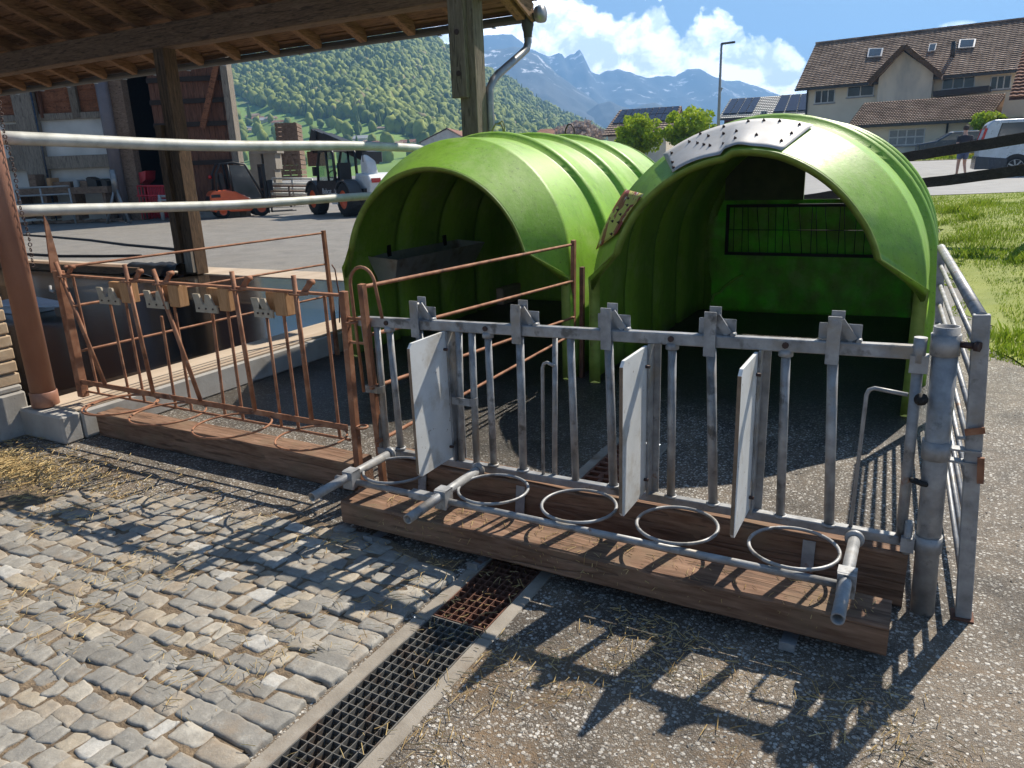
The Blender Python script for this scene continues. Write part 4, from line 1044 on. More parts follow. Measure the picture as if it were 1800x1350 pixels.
# boarded wing on the right: end wall of the barn, boards, rails and brace
m = MB(); rr_ = random.Random(12)
u2, _ = B.loc(434, 380, .2); u = B.loc(298, 380)[0]
while u < u2-.05:
    w = rr_.uniform(.2,.28); dd = rr_.uniform(0,.03); B.box(m, u, min(u+w-.012, u2), .25, 8.5, -.05+dd, .0+dd); u += w
m.build('plank_wall', MT['barn_red_z'], bn)
m = MB()
for y in (137, 176, 217, 285): B.box(m, B.loc(298, 380)[0], u2, B.loc(380, y)[1]-.09, B.loc(380, y)[1]+.09, .03, .14)
m.build('wall_rail', MT['barn_dark'], bn)
m = MB(); a_ = B.loc(386, 110); b_ = B.loc(360, 225); m.bar(B.pt(*a_, .2), B.pt(*b_, .2), .22, .1, B.n); m.build('wall_brace', MT['barn_red_x'], bn)
m = MB(); B.box(m, u2-.25, u2+.02, 0, 8.5, -.2, .3); m.build('corner_post', MT['grey_wood_z'], bn)
m = MB(); B.box(m, B.loc(298, 380)[0], u2, 0, .25, -.1, .1); m.build('footing', MT['concrete'], bn)
m = MB(); B.box(m, -10, u2+.1, 8.5, 8.9, -4.2, 1.2); m.build('roof', MT['roof_brown'], bn)
# items in front of the white wall
def grp(o, label, cat, g=None): return tag(o, label, cat, g)
m = MB()
for y in (331, 345, 361): a_, b_ = B.loc(31, y, 1.6), B.loc(121, y-4, 1.6); m.tube(B.pt(*a_, 1.6), B.pt(*b_, 1.6), .035, 8)
for x in (31, 70, 121): a_, b_ = B.loc(x, 331, 1.6), B.loc(x, 361, 1.6); m.tube(B.pt(a_[0], a_[1], 1.6), B.pt(a_[0], .0, 1.6), .035, 8)
grp(m.build('metal_gate', MT['tin']), 'grey tube gate leaning in front of the white barn wall', 'gate')
bb_ = MB(); B.pb(bb_, 30, 333, 190, 339, .3, 1.2); 
for x in (34, 80, 130, 184): B.pb(bb_, x, 339, x+4, 386, .4, 1.1)
grp(bb_.build('workbench', MT['crate_wood']), 'long wooden bench along the white barn wall', 'bench')
for r_, mt_, lb in (((48,307,66,333,.4,1.0),'crate_wood','brown box on the barn bench beside the post'), ((80,313,91,333,.4,1.0),'block_wood','tan box on the barn bench'), ((91,320,125,333,.4,.9),'crate_wood','low wooden box in the middle of the barn bench'),
        ((127,316,138,333,.4,1.0),'tin','grey box on the barn bench'), ((139,318,155,333,.4,.9),'crate_wood','brown box left of the black bin on the barn bench')):
    m = MB(); B.pb(m, *r_); grp(m.build('storage_box', MT[mt_], bevel=.02), lb, 'box', 'boxes on the barn bench')
for (xa, ya, xb, yb), lb in (((150,311,172,333), 'tilted black bin on the barn bench'), ((176,314,190,333), 'upright black bin at the end of the barn bench')):
    m = MB(); a_ = B.loc(xa, ya, .9); b_ = B.loc(xb, yb, .9); w = b_[0]-a_[0]; h = a_[1]-b_[1]
    B.poly(m, [(a_[0]+.15*w, b_[1]), (b_[0], b_[1]), (b_[0]-.05*w, b_[1]+h*.75), (a_[0]+.25*w, a_[1]), (a_[0], a_[1]-.1*h)], .4, .9); grp(m.build('black_bin', MT['black']), lb, 'bin')
m = MB(); c_ = B.loc(198, 303, 2.0)
for dx in (-.42, .0, .5): m.tube(B.pt(c_[0], c_[1]*.75, 2.0), B.pt(c_[0]+dx, 0, 2.0+(.3 if dx else -.3)), .05, 8)
m.tube(B.pt(c_[0],c_[1]*.6,2.0), B.pt(c_[0],c_[1]+.1,2.0), .12, 10); grp(m.build('axle_stand', MT['zinc']), 'steel tripod stand in front of the barn post', 'stand')
m = MB()
for y in (327, 344, 361): a_, b_ = B.loc(241, y, 1.5), B.loc(312, y, 1.5); m.tube(B.pt(*a_, 1.5), B.pt(*b_, 1.5), .04, 6)
for i in range(13): x = 241+71*i/12; a_ = B.loc(x, 327, 1.5); m.tube(B.pt(a_[0], a_[1], 1.5), B.pt(a_[0], .1, 1.5), .025, 6)
for i in range(13): x = 241+71*i/12; a_ = B.loc(x, 327, 1.5); m.tube(B.pt(a_[0], a_[1], .6), B.pt(a_[0], .1, .6), .025, 6)
grp(m.build('grille_cage', MT['red_paint']), 'red barred cage standing at the barn doorway', 'cage')
m = MB()
for y in (345, 352): a_, b_ = B.loc(278, y, 2.0), B.loc(316, y, 2.0); m.tube(B.pt(*a_, 2.0), B.pt(*b_, 2.0), .05, 6)
for x in (280, 296, 314): a_ = B.loc(x, 343, 2.0); m.tube(B.pt(a_[0], a_[1], 2.0), B.pt(a_[0], .05, 2.0), .07, 8)
grp(m.build('trolley', MT['tin']), 'grey low trolley frame in front of the red cage', 'trolley')
m = MB(); a_ = B.loc(235, 301, .2); b_ = B.loc(257, 325, .2); B.poly(m, [(a_[0], a_[1]-.1), (a_[0]+.5, a_[1]), (b_[0], a_[1]-.35), (b_[0]-.3, b_[1]), (a_[0], b_[1])], -.6, .2)
B.box(m, a_[0], b_[0]-.3, 0, b_[1], -.5, .1); grp(m.build('seed_hopper', MT['red_paint']), 'red hopper just inside the barn doorway', 'hopper')
m = MB(); a_ = B.loc(20, 384, 1.0); b_ = B.loc(190, 384, 1.0)
for i in range(16): x = a_[0]+(b_[0]-a_[0])*i/15; m.bar(B.pt(x, .06, .9+rnd.uniform(-.2,.2)), B.pt(x+rnd.uniform(.3,.6), .10, 1.0+rnd.uniform(-.3,.3)), rnd.uniform(.1,.2), .1)
grp(m.build('scrap_timber', MT['crate_wood']), 'low heap of scrap timber along the foot of the white wall', 'timber heap')
# concrete block wall and wooden crates beyond
K = Fr(cg(-14.6, 44), -4)
m = MB()
for j in range(3):
    for i in range(2):
        x0 = 437+i*25; K.pb(m, x0, 270+j*28, x0+24, 297+j*28, -1, 0)
K.pb(m, 437, 262, 487, 269, -1, .1); m.build('block_wall', MT['block']); tag(bpy.data.objects['block_wall'], 'wall of big concrete blocks behind the forklift', 'wall')
def crate(x0, y0, x1, y1, yc, label, brace):
    F_ = Fr(px((x0+x1)/2, (y0+y1)/2, yc), 8); F_.p.z = 0
    a_ = F_.loc(x0, y0); b_ = F_.loc(x1, y1); t = thing('wooden_crate', label, 'crate', F_.pt(a_[0], b_[1]), 0, 'wooden crates behind the telehandler')
    n = 6; h = (a_[1]-b_[1])/n; m = MB()
    for i in range(n): F_.box(m, a_[0], b_[0], b_[1]+i*h+.02, b_[1]+(i+1)*h-.02, -.04, 0)
    m.build('front_boards', MT['crate_wood'], t); m = MB()
    for i in range(n): F_.box(m, b_[0]-.04, b_[0], b_[1]+i*h+.02, b_[1]+(i+1)*h-.02, -2.6, -.05); F_.box(m, a_[0], a_[0]+.04, b_[1]+i*h+.02, b_[1]+(i+1)*h-.02, -2.6, -.05); F_.box(m, a_[0], b_[0], b_[1]+i*h+.02, b_[1]+(i+1)*h-.02, -2.64, -2.6)
    m.build('side_boards', MT['crate_wood'], t); m = MB()
    for u in (a_[0]+.05, (a_[0]+b_[0])/2-.06, b_[0]-.17): F_.box(m, u, u+.12, b_[1], a_[1], .001, .05)
    if brace: m.bar(F_.pt(a_[0]+.1, b_[1]+.1, .07), F_.pt((a_[0]+b_[0])/2, a_[1]-.1, .07), .12, .04, F_.n); m.bar(F_.pt(b_[0]-.1, b_[1]+.1, .07), F_.pt((a_[0]+b_[0])/2, a_[1]-.1, .07), .12, .04, F_.n)
    m.build('battens', MT['crate_wood'], t); m = MB(); F_.box(m, a_[0]+.05, b_[0]-.05, b_[1]+.01, b_[1]+.06, -2.6, -.05); m.build('bottom', MT['crate_wood'], t)
crate(482, 216, 526, 262, 46, 'slatted wooden crate on top of the stack behind the telehandler', 0)
crate(486, 264, 532, 316, 45.8, 'lower wooden crate with diagonal braces behind the telehandler', 1)
F_ = Fr(px(510, 330, 40), 3); F_.p.z = 0
for k, (x0, x1, ya) in enumerate(((478, 548, 314), (470, 545, 327))):
    m = MB()
    for q in range(4): a_, b_ = F_.loc(x0, ya+q*9, k*.5), F_.loc(x1, ya+q*9, k*.5); m.tube(F_.pt(*a_, k*.5), F_.pt(*b_, k*.5), .05, 8)
    for x in (x0, (x0+x1)/2, x1): a_ = F_.loc(x, ya, k*.5); m.tube(F_.pt(*a_, k*.5), F_.pt(a_[0], 0.0, k*.5), .05, 8)
    tag(m.build('fence_panel', MT['crate_wood'] if k else MT['white_pipe']), ['pale tube fence panel leaning behind the other one', 'rusty brown tube fence panel between forklift and telehandler'][k], 'fence panel')
# ---------------------------------------------------------------- vehicles
class LF:
    "local frame: x forward, y left, z up"
    def __init__(s, p, fwd_cam):
        s.p = Vector(p); f = XC*fwd_cam[0]+YC*fwd_cam[1]; s.x = f.normalized(); s.y = Vector((-s.x.y, s.x.x, 0))
    def __call__(s, x, y, z): return s.p+s.x*x+s.y*y+Vector((0,0,z))
    def side(s, mb, poly, y0, y1): return mb.prism(poly, s.p+s.y*y0, s.x, (0,0,1), s.y, y1-y0)
    def box(s, mb, x0, x1, y0, y1, z0, z1): return s.side(mb, [(x0,z0),(x1,z0),(x1,z1),(x0,z1)], y0, y1)
def wheel(fr, par, x, y, r, w, rim='orange', side=1, lug=True):
    m = MB(); c = fr(x, y, r); ax = fr.y*side
    m.lathe([(r*.55,-w/2),(r*.9,-w/2),(r,-w*.36),(r,w*.36),(r*.9,w/2),(r*.55,w/2)], c, ax, 28)
    if lug:
        for i in range(18):
            q = 2*math.pi*i/18; d = fr.x*math.cos(q)+Vector((0,0,math.sin(q))); t_ = fr.x*-math.sin(q)+Vector((0,0,math.cos(q)))
            m.bar(c+d*r*.98-ax*w*.4, c+d*r*1.0+ax*w*.4+t_*r*.12, .05, .07, d)
    wo = m.build('wheel', MT['rubber'], par)
    m = MB(); m.lathe([(0,w*.34),(r*.16,w*.36),(r*.2,w*.22),(r*.42,w*.24),(r*.56,w*.46),(r*.58,w*.40),(r*.5,w*.1),(0,w*.1)], c, ax, 24); m.build('rim', MT[rim], wo)
# forklift: counterweight on the left, mast on the right
FL = LF(cg(-10.95, 31.6), (.86, .5)); fk = thing('forklift', 'orange forklift truck with black overhead guard parked before the barn', 'forklift', FL.p)
m = MB(); FL.side(m, [(-1.05,.25),(.35,.22),(.6,.4),(.55,.62),(.25,.8),(-.15,1.02),(-.5,1.1),(-1.0,1.08),(-1.13,.95),(-1.15,.5)], -.53, .53); m.build('counterweight', MT['orange'], fk, bevel=.06, seg=2)
m = MB(); FL.box(m, -1.1,-.75,-.535,.535,.82,.94); FL.box(m, -1.16,-1.12,-.35,.35,.62,.88); m.build('vent', MT['black'], fk)
m = MB()
for y in (-.46, .46):
    m.path([FL(-.85,y,1.0), FL(-.78,y,1.75), FL(-.6,y,2.1), FL(-.1,y,2.14), FL(.35,y,2.05), FL(.95,y,.75)], .045, 8)
    m.path([FL(-.25,y,1.0), FL(-.32,y,2.1)], .045, 8)
for x in (-.6,-.42,-.24,-.06,.12,.3): m.bar(FL(x,-.46,2.12), FL(x,.46,2.12), .05, .03)
m.build('overhead_guard', MT['black'], fk)
m = MB(); FL.side(m, [(-.2,1.05),(.5,.7),(.85,.75),(.35,2.0),(-.25,2.05)], -.47, -.462); m.build('side_glass', MT['glass'], fk)
m = MB(); FL.box(m, -.55,-.05,-.3,.3,.95,1.12); FL.side(m, [(-.6,1.1),(-.45,1.1),(-.52,1.75),(-.66,1.75)], -.28, .28); m.build('seat', MT['black'], fk)
m = MB()
for y in (-.32, .32): FL.box(m, 1.02,1.14,y-.06,y+.06,.1,2.05)
for z in (.2, 1.0, 1.95): FL.box(m, 1.03,1.13,-.32,.32,z,z+.1)
m.build('mast', MT['black'], fk)
m = MB(); FL.box(m, 1.15,1.22,-.5,.5,.75,1.4); m.build('carriage', MT['black'], fk)
m = MB()
for y in (-.3, .3): FL.box(m, 1.22,2.25,y-.06,y+.06,.12,.16); FL.box(m, 1.22,1.27,y-.06,y+.06,.12,.9)
m.build('forks', MT['dark_metal'], fk)
m = MB(); FL.box(m, 1.24,1.36,-.45,-.2,1.0,1.42); m.build('work_light', MT['black'], fk)
m = MB(); m.lathe([(0,0),(.07,0),(.07,.1),(.04,.14),(0,.14)], FL(-.9,.35,1.55), (0,0,1), 12); m.build('beacon', MT['lamp_red'], fk)
for x, y, r in ((-.72,-.42,.26),(-.72,.42,.26),(.78,-.45,.33),(.78,.45,.33)): wheel(FL, fk, x, y, r, .22, 'orange', -1 if y < 0 else 1, False)
# telehandler: nose and boom head to the left, engine hood to the right
TL = LF(cg(-6.0, 30.4), (-.60, .80)); tl = thing('telehandler', 'black and white telescopic handler with raised boom parked in the yard', 'telehandler', TL.p)
m = MB(); TL.box(m, -2.1, 2.1, -.55, .55, .55, 1.0); m.build('chassis', MT['black'], tl)
m = MB(); TL.side(m, [(-2.35,.75),(-1.3,.75),(-1.1,1.25),(-1.25,1.55),(-2.2,1.5),(-2.42,1.25)], -1.0, .42); m.build('engine_cover', MT['white_paint'], tl, bevel=.06, seg=2)
m = MB(); TL.side(m, [(-2.15,1.45),(-1.5,1.5),(-1.5,1.95),(-1.65,2.2),(-1.85,2.2),(-2.0,1.95)], -.1, .3); m.build('boom_mount', MT['white_paint'], tl, bevel=.05, seg=2)
m = MB(); m.bar(TL(-1.9,-.42,2.1), TL(-1.55,.2,2.12), .5, .36); m.build('pivot_block', MT['dark_metal'], tl)
m = MB(); m.bar(TL(-1.75,-.2,2.05), TL(2.3,-.2,2.98), .42, .42); m.build('boom', MT['black'], tl, bevel=.03)
m = MB(); m.bar(TL(2.2,-.2,2.96), TL(3.2,-.2,3.19), .32, .32); TL.side(m, [(2.95,2.6),(3.6,2.35),(3.75,2.85),(3.35,3.4),(2.95,3.25)], -.4, .0); m.build('boom_head', MT['black'], tl)
m = MB(); m.bar(TL(3.5,-.6,2.2), TL(3.5,.2,2.2), .18, .6); m.tube(TL(3.35,-.2,2.75), TL(2.75,-.2,2.5), .06); m.build('tool_carrier', MT['rust_dark'], tl)
# cab on the left side of the machine
m = MB(); cx0, cx1, cy0, cy1, cz0, cz1 = -.85, .75, .15, 1.05, .75, 2.42
for y in (cy0, cy1):
    m.path([TL(cx0,y,1.3), TL(cx0+.02,y,2.3), TL(cx0+.15,y,cz1), TL(.35,y,cz1), TL(cx1-.1,y,1.9), TL(cx1,y,1.25)], .055, 8)
    m.path([TL(-.25,y,1.3), TL(-.22,y,cz1)], .045, 8)
TL.side(m, [(cx0+.05,cz1-.05),(.4,cz1-.05),(.4,cz1+.05),(cx0+.1,cz1+.05)], cy0-.05, cy1+.05)
TL.side(m, [(-.95,.6),(.85,.6),(.95,1.0),(.75,1.32),(-.9,1.32)], cy0, cy1+.03); m.build('cab_frame', MT['black'], tl)
m = MB(); TL.side(m, [(cx0+.05,1.33),(cx1-.05,1.33),(cx1-.15,1.85),(.33,cz1-.06),(cx0+.12,cz1-.06)], cy1-.01, cy1+.0)
gm, gt_ = newmat('cab_glass'); tr_ = gt_.n('ShaderNodeBsdfTransparent'); tr_.inputs[0].default_value = (.62,.72,.72,1); gl_ = gt_.n('ShaderNodeBsdfGlossy'); gl_.inputs['Roughness'].default_value = .03
mx_ = gt_.n('ShaderNodeMixShader'); mx_.inputs[0].default_value = .14; gt_.l(tr_.outputs[0], mx_.inputs[1]); gt_.l(gl_.outputs[0], mx_.inputs[2]); gt_.out(mx_.outputs[0]); MT['clear'] = gm
m.build('cab_glass', MT['clear'], tl)
m = MB(); TL.box(m, -.7,-.2,.35,.85,1.2,1.4); TL.side(m, [(-.8,1.3),(-.62,1.3),(-.66,1.95),(-.8,1.95)], .35, .85); m.ring(TL(.35,.6,1.55), .16,.02,20,6,TL.x+Vector((0,0,.7))); m.build('seat', MT['black'], tl)
m = MB(); TL.box(m, .55,.75,1.1,1.25,1.5,1.85); m.build('mirror', MT['black'], tl)
m = MB(); m.lathe([(0,0),(.09,0),(.09,.15),(0,.18)], TL(.2,.6,cz1+.05), (0,0,1), 12); MT['amber'] = flat('amber_lens', (.6,.25,.02), .3); m.build('beacon', MT['amber'], tl)
m = MB(); TL.box(m, -2.45,-2.38,.0,.36,1.2,1.36); m.build('tail_light', MT['lamp_red'], tl)
for x, y in ((-1.4,.85),(1.4,.85),(-1.4,-.85),(1.4,-.85)):
    wheel(TL, tl, x, y, .62, .46, 'orange', 1 if y > 0 else -1)
    m = MB(); pr = [(x+.72*math.cos(R(a)), .62+.72*math.sin(R(a))) for a in range(20, 161, 14)]; pr2 = [(x+.66*math.cos(R(a)), .62+.66*math.sin(R(a))) for a in range(160, 19, -14)]
    TL.side(m, pr+pr2, y-.25, y+.25); m.build('fender', MT['dark_metal'], tl)
m = MB(); TL.box(m, -.95,-.5,.95,1.12,.45,.85); m.build('step_box', MT['white_paint'], tl)
def text_part(name, body, size, o, ex, ey, mat, par, depth=.004):
    cu = bpy.data.curves.new(name, 'FONT'); cu.body = body; cu.size = size; cu.extrude = depth; cu.align_x = 'CENTER'; cu.align_y = 'CENTER'
    ob = bpy.data.objects.new(name, cu); COL.objects.link(ob); dg = bpy.context.evaluated_depsgraph_get(); me = bpy.data.meshes.new_from_object(ob.evaluated_get(dg))
    bpy.data.objects.remove(ob); ex = Vector(ex).normalized(); ey = Vector(ey).normalized(); ez = ex.cross(ey)
    M = Matrix((( ex.x, ey.x, ez.x, o[0]), (ex.y, ey.y, ez.y, o[1]), (ex.z, ey.z, ez.z, o[2]), (0,0,0,1)))
    me.transform(mw(par).inverted() @ M); me.materials.clear(); me.materials.append(mat)
    r_ = bpy.data.objects.new(name, me); COL.objects.link(r_); r_.parent = par; return r_
text_part('lettering', 'Bobcat', .30, TL(-.05,1.09,.92), -TL.x, (0,0,1), MT['white_paint'], tl)
m = MB(); p_ = TL(-.78,1.085,.92); m.prism([(-.1,-.08),(.06,-.1),(.1,.0),(.06,.1),(.02,.04),(-.04,.1)], p_, -TL.x, (0,0,1), TL.y, .004); m.build('emblem', MT['white_paint'], tl)
# ---------------------------------------------------------------- big house on the right
def T_(xc, yc): return terrain(xc, yc)
Hx = px(1413, 250, 62); Hx.z = T_(*tocam(Hx)); H = Fr(Hx, -36); gz_ = Hx.z
H.p.z = 0
hs = thing('house', 'large cream house with long brown tiled roof and a gabled bay', 'house', Hx)
ez = H.loc(1413, 152)[1]; uR = H.loc(1800, 120)[0]+6
m = MB(); H.box(m, 0, uR, gz_-.5, ez, -9, 0); m.build('wall', MT['plaster'], hs)
ov = .7; e_ = .45
rl = H.loc(1434, 77, -5)  # ridge, on the plane half a house back
zr_ = rl[1]; 
e0 = H.pt(-.75, ez-.15, ov); e1 = H.pt(uR, ez-.15, ov); r0 = H.pt(rl[0], zr_, -5); r1 = H.pt(uR, zr_, -5)
m = MB(); tiled_slope(m, e0, e1, r0, r1, 26, 60, .22, .07); m.add([r0, r1, H.pt(uR, ez, -10), H.pt(-.75, ez, -10)], [(0,1,2,3)]); rf = m.build('roof', MT['roof_brown'], hs)
m = MB(); m.bar(H.pt(-.75, ez-.28, ov+.06), H.pt(uR, ez-.28, ov+.06), .16, .16); m.build('gutter', MT['dark_metal'], hs)
m = MB(); m.bar(r0+Vector((0,0,.05)), r1+Vector((0,0,.05)), .25, .12); m.build('ridge', MT['roof_brown'], rf)
m = MB(); m.tube(H.pt(.05, gz_, .12), H.pt(.05, ez-.3, .12), .07, 8); m.build('downpipe', MT['dark_metal'], hs)
# gabled bay
al = H.loc(1540, 190, .9); ar = H.loc(1634, 190, .9); ap = H.loc(1588, 90, .9); wl = H.loc(1540, 138, .9)[1]; wr = H.loc(1634, 128, .9)[1]; wz = (wl+wr)/2
m = MB(); H.poly(m, [(al[0], gz_-.3), (ar[0], gz_-.3), (ar[0], wz), (ap[0], ap[1]), (al[0], wz)], .0, .9); m.build('bay_wall', MT['plaster_stain'], hs)
lft = H.loc(1527, 143, 1.5); rgt = H.loc(1656, 129, 1.5); top = H.loc(1590, 77, 1.5)
zed = (lft[1]+rgt[1])/2; um = top[0]
m = MB()
for (us, ue) in ((lft[0], um), (rgt[0], um)):
    H.poly(m, [(us, zed), (um, top[1]), (um, top[1]-.32), (us, zed-.32)], -6, 1.5)
br = m.build('bay_roof', MT['roof_brown'], hs)
m = MB()
for (us) in (lft[0], rgt[0]): m.bar(H.pt(us, zed-.15, 1.53), H.pt(um, top[1]-.15, 1.53), .05, .34, (0,0,1))
m.build('bargeboard', MT['dark_wood_z'], br)
for (x0, y0, x1, y1, n) in ((1433,159,1467,180,3), (1490,152,1536,168,2), (1657,138,1713,154,3), (1742,134,1776,156,3)):
    a_ = H.loc(x0, y0); b_ = H.loc(x1, y1); window(H, hs, a_[0], b_[0], b_[1], a_[1], n, 'glass_blue' if x0 == 1657 else 'glass')
# roof windows lying in the slope
sl = (r0-e0); sn = (e1-e0).cross(sl).normalized()
if sn.z < 0: sn = -sn
for (x0, y0, x1, y1) in ((1524,84,1553,100), (1631,76,1647,90), (1684,68,1716,84)):
    c4 = [pplane(x, y, e0+sn*.18, sn) for x, y in ((x0,y1),(x1-3,y1-2),(x1,y0),(x0+3,y0+1))]
    m = MB(); m.add([p-sn*.1 for p in c4]+c4, [(0,1,2,3),(4,5,6,7),(0,1,5,4),(1,2,6,5),(2,3,7,6),(3,0,4,7)]); f_ = m.build('roof_window', MT['alu_frame'], rf)
    cen = sum(c4, Vector())/4; m = MB(); m.add([cen+(p-cen)*.8+sn*.02 for p in c4], [(0,1,2,3)]); m.build('pane', MT['glass_blue'], f_)
p_ = pplane(1674, 100, e0, sn); m = MB(); m.tube(p_, p_+Vector((0,0,1.0)), .16, 10); m.build('chimney', MT['dark_metal'], rf)
# dark canopy over the terrace
a_ = H.loc(1640, 165, 2.5); b_ = H.loc(1738, 155, 2.5); m = MB(); m.bar(H.pt(a_[0], a_[1], 1.5), H.pt(b_[0], a_[1]+.1, 1.5), 2.0, .35); m.build('canopy', MT['black'], hs)
# ---------------------------------------------------------------- low annexe
Ax = px(1500, 262, 51); A = Fr(Vector((Ax.x, Ax.y, 0)), -30); ga = T_(*tocam(Ax))
an = thing('annexe', 'low cream annexe with mottled tile roof and white barred window', 'annexe', (Ax.x, Ax.y, ga))
a_ = A.loc(1495, 220, .5); b_ = A.loc(1728, 210, .5); ze = (a_[1]+b_[1])/2; ul_, ur_ = a_[0], b_[0]
m = MB(); A.box(m, ul_+.3, ur_+3, ga-.5, ze+.1, -6, 0); m.build('wall', MT['plaster'], an)
rl_ = A.loc(1519, 179, -3.0); rr2 = A.loc(1768, 166, -3.0); zz = (rl_[1]+rr2[1])/2
m = MB(); tiled_slope(m, A.pt(ul_-.2, ze, .5), A.pt(ur_+.3, ze, .5), A.pt(rl_[0], zz, -3.0), A.pt(rr2[0], zz, -3.0), 14, 50, .15, .08)
m.add([A.pt(rl_[0], zz, -3), A.pt(rr2[0], zz, -3), A.pt(rr2[0], ze, -6.5), A.pt(rl_[0], ze, -6.5)], [(0,1,2,3)])
m.build('roof', MT['roof_brown'], an)
m = MB(); m.bar(A.pt(ul_-.2, ze-.1, .58), A.pt(ur_+.3, ze-.1, .58), .14, .14); m.build('gutter', MT['dark_metal'], an)
m = MB(); xx = A.loc(1662, 250, .1)[0]; m.tube(A.pt(xx, ga, .1), A.pt(xx, ze-.1, .1), .06, 8); m.build('downpipe', MT['dark_metal'], an)
a_ = A.loc(1563, 228); b_ = A.loc(1624, 254); w_ = window(A, an, a_[0], b_[0], b_[1], a_[1], 4, 'tin')
m = MB(); A.box(m, a_[0], b_[0], (a_[1]+b_[1])/2-.04, (a_[1]+b_[1])/2+.04, .0, .055); m.build('glazing_bar', MT['frame_white'], w_)
# gable of the near neighbour at the right edge
Nx = px(1792, 262, 44); N_ = Fr(Vector((Nx.x, Nx.y, 0)), -34); nb_ = thing('house', 'house with orange brown tiles cut off by the right edge', 'house', (Nx.x, Nx.y, 1))
a_ = N_.loc(1782, 168); m = MB(); N_.box(m, a_[0]+.6, a_[0]+12, .5, a_[1]+.1, -8, 0); m.build('wall', MT['plaster'], nb_)
t_ = N_.loc(1801, 78, -4)
m = MB(); tiled_slope(m, N_.pt(a_[0]-.2, a_[1]-.1, .6), N_.pt(a_[0]+13, a_[1]-.1, .6), N_.pt(t_[0], t_[1], -4), N_.pt(a_[0]+13, t_[1], -4), 16, 40, .2, .09); m.build('roof', MT['roof_red'], nb_)
# ---------------------------------------------------------------- red house with solar roof, mid house, white hall, brown roof
def simple_house(name, label, x0, y0, x1, yb, yr, yc, deg, wall, roof, dx=0, depth=7, panels=None, cat='house', wins=(), group=None, inset=0):
    P = px(x0, y0, yc); f = Fr(Vector((P.x, P.y, 0)), deg); a_ = f.loc(x0, y0); b_ = f.loc(x1, y0); za = a_[1]; g = max(0, T_(*tocam(P))*(yc < 200))
    if yb is not None: g = f.loc(x0, yb)[1]
    t = thing(name, label, cat, (P.x, P.y, g), 0, group)
    m = MB(); f.box(m, a_[0]+.3, b_[0]-.3, g-1.5, za, -depth, 0); w = m.build('wall', MT[wall], t)
    rz = f.loc((x0+x1)/2, yr, -depth/2)[1]; L0 = f.loc(x0+dx, yr, -depth/2)[0]; L1 = f.loc(x1+inset, yr, -depth/2)[0]
    e0 = f.pt(a_[0]-.3, za-.1, .5); e1 = f.pt(b_[0]+.3, za-.1, .5); r0 = f.pt(L0, rz, -depth/2); r1 = f.pt(L1, rz, -depth/2)
    m = MB(); tiled_slope(m, e0, e1, r0, r1, 12, 24, .2, .08) if yc < 130 else m.add([e0,e1,r1,r0], [(0,1,2,3)])
    m.add([r0, r1, f.pt(b_[0]+.3, za, -depth-.5), f.pt(a_[0]-.3, za, -depth-.5)], [(0,1,2,3)])
    m.add([f.pt(a_[0]+.3, za, 0), f.pt(a_[0]+.3, za, -depth), r0], [(0,1,2)]); m.add([f.pt(b_[0]-.3, za, 0), f.pt(b_[0]-.3, za, -depth), r1], [(0,1,2)])
    ro = m.build('roof', MT[roof], t)
    if panels:
        nu, nv, ua, ub, va, vb = panels; n_ = (e1-e0).cross(r0-e0).normalized(); n_ = n_ if n_.z > 0 else -n_
        for i in range(nu):
            for j in range(nv):
                q = []
                for (s_, v_) in ((i+.05,j+.04),(i+.95,j+.04),(i+.95,j+.96),(i+.05,j+.96)):
                    ss = ua+(ub-ua)*s_/nu; vv = va+(vb-va)*v_/nv; q.append(e0.lerp(e1, ss).lerp(r0.lerp(r1, ss), vv)+n_*.16)
                m = MB(); m.add([p-n_*.08 for p in q]+q, [(0,1,2,3),(4,5,6,7),(0,1,5,4),(1,2,6,5),(2,3,7,6),(3,0,4,7)]); m.build('solar_panel', MT['solar'], t)
    for (xa, ya, xb, yb2) in wins:
        c_ = f.loc(xa, ya); d_ = f.loc(xb, yb2); window(f, t, c_[0], d_[0], d_[1], c_[1], 2)
    return t, f, ro
simple_house('house', 'house with black solar panels on its brown roof behind the two round trees', 1064, 236, 1176, None, 191, 85, -22, 'plaster', 'roof_brown', 26, 9, (9, 2, .05, .98, .40, .95), wins=((1126,262,1136,276),), inset=22)
MT['red_clad'] = M_('dark_red_cladding', [(.3, (.09,.03,.025)), (.7, (.16,.055,.04))], 3, .8, 0, .1, 20)
simple_house('house', 'dark red house with blue solar panels left of the large cream house', 1268, 207, 1352, None, 172, 80, -20, 'red_clad', 'tin', 16, 8, (4, 1, .04, .62, .14, .94), wins=((1338,196,1348,206),), inset=22)
simple_house('house', 'red clad wing with solar panels adjoining the large cream house', 1358, 203, 1424, None, 166, 76, -20, 'red_clad', 'tin', 14, 7, (3, 1, .04, .9, .12, .94), inset=8)
simple_house('house', 'cottage with reddish brown roof beyond the left green hutch', 936, 240, 1010, None, 226, 130, -10, 'plaster', 'roof_red', 14, 9, None, inset=-12)
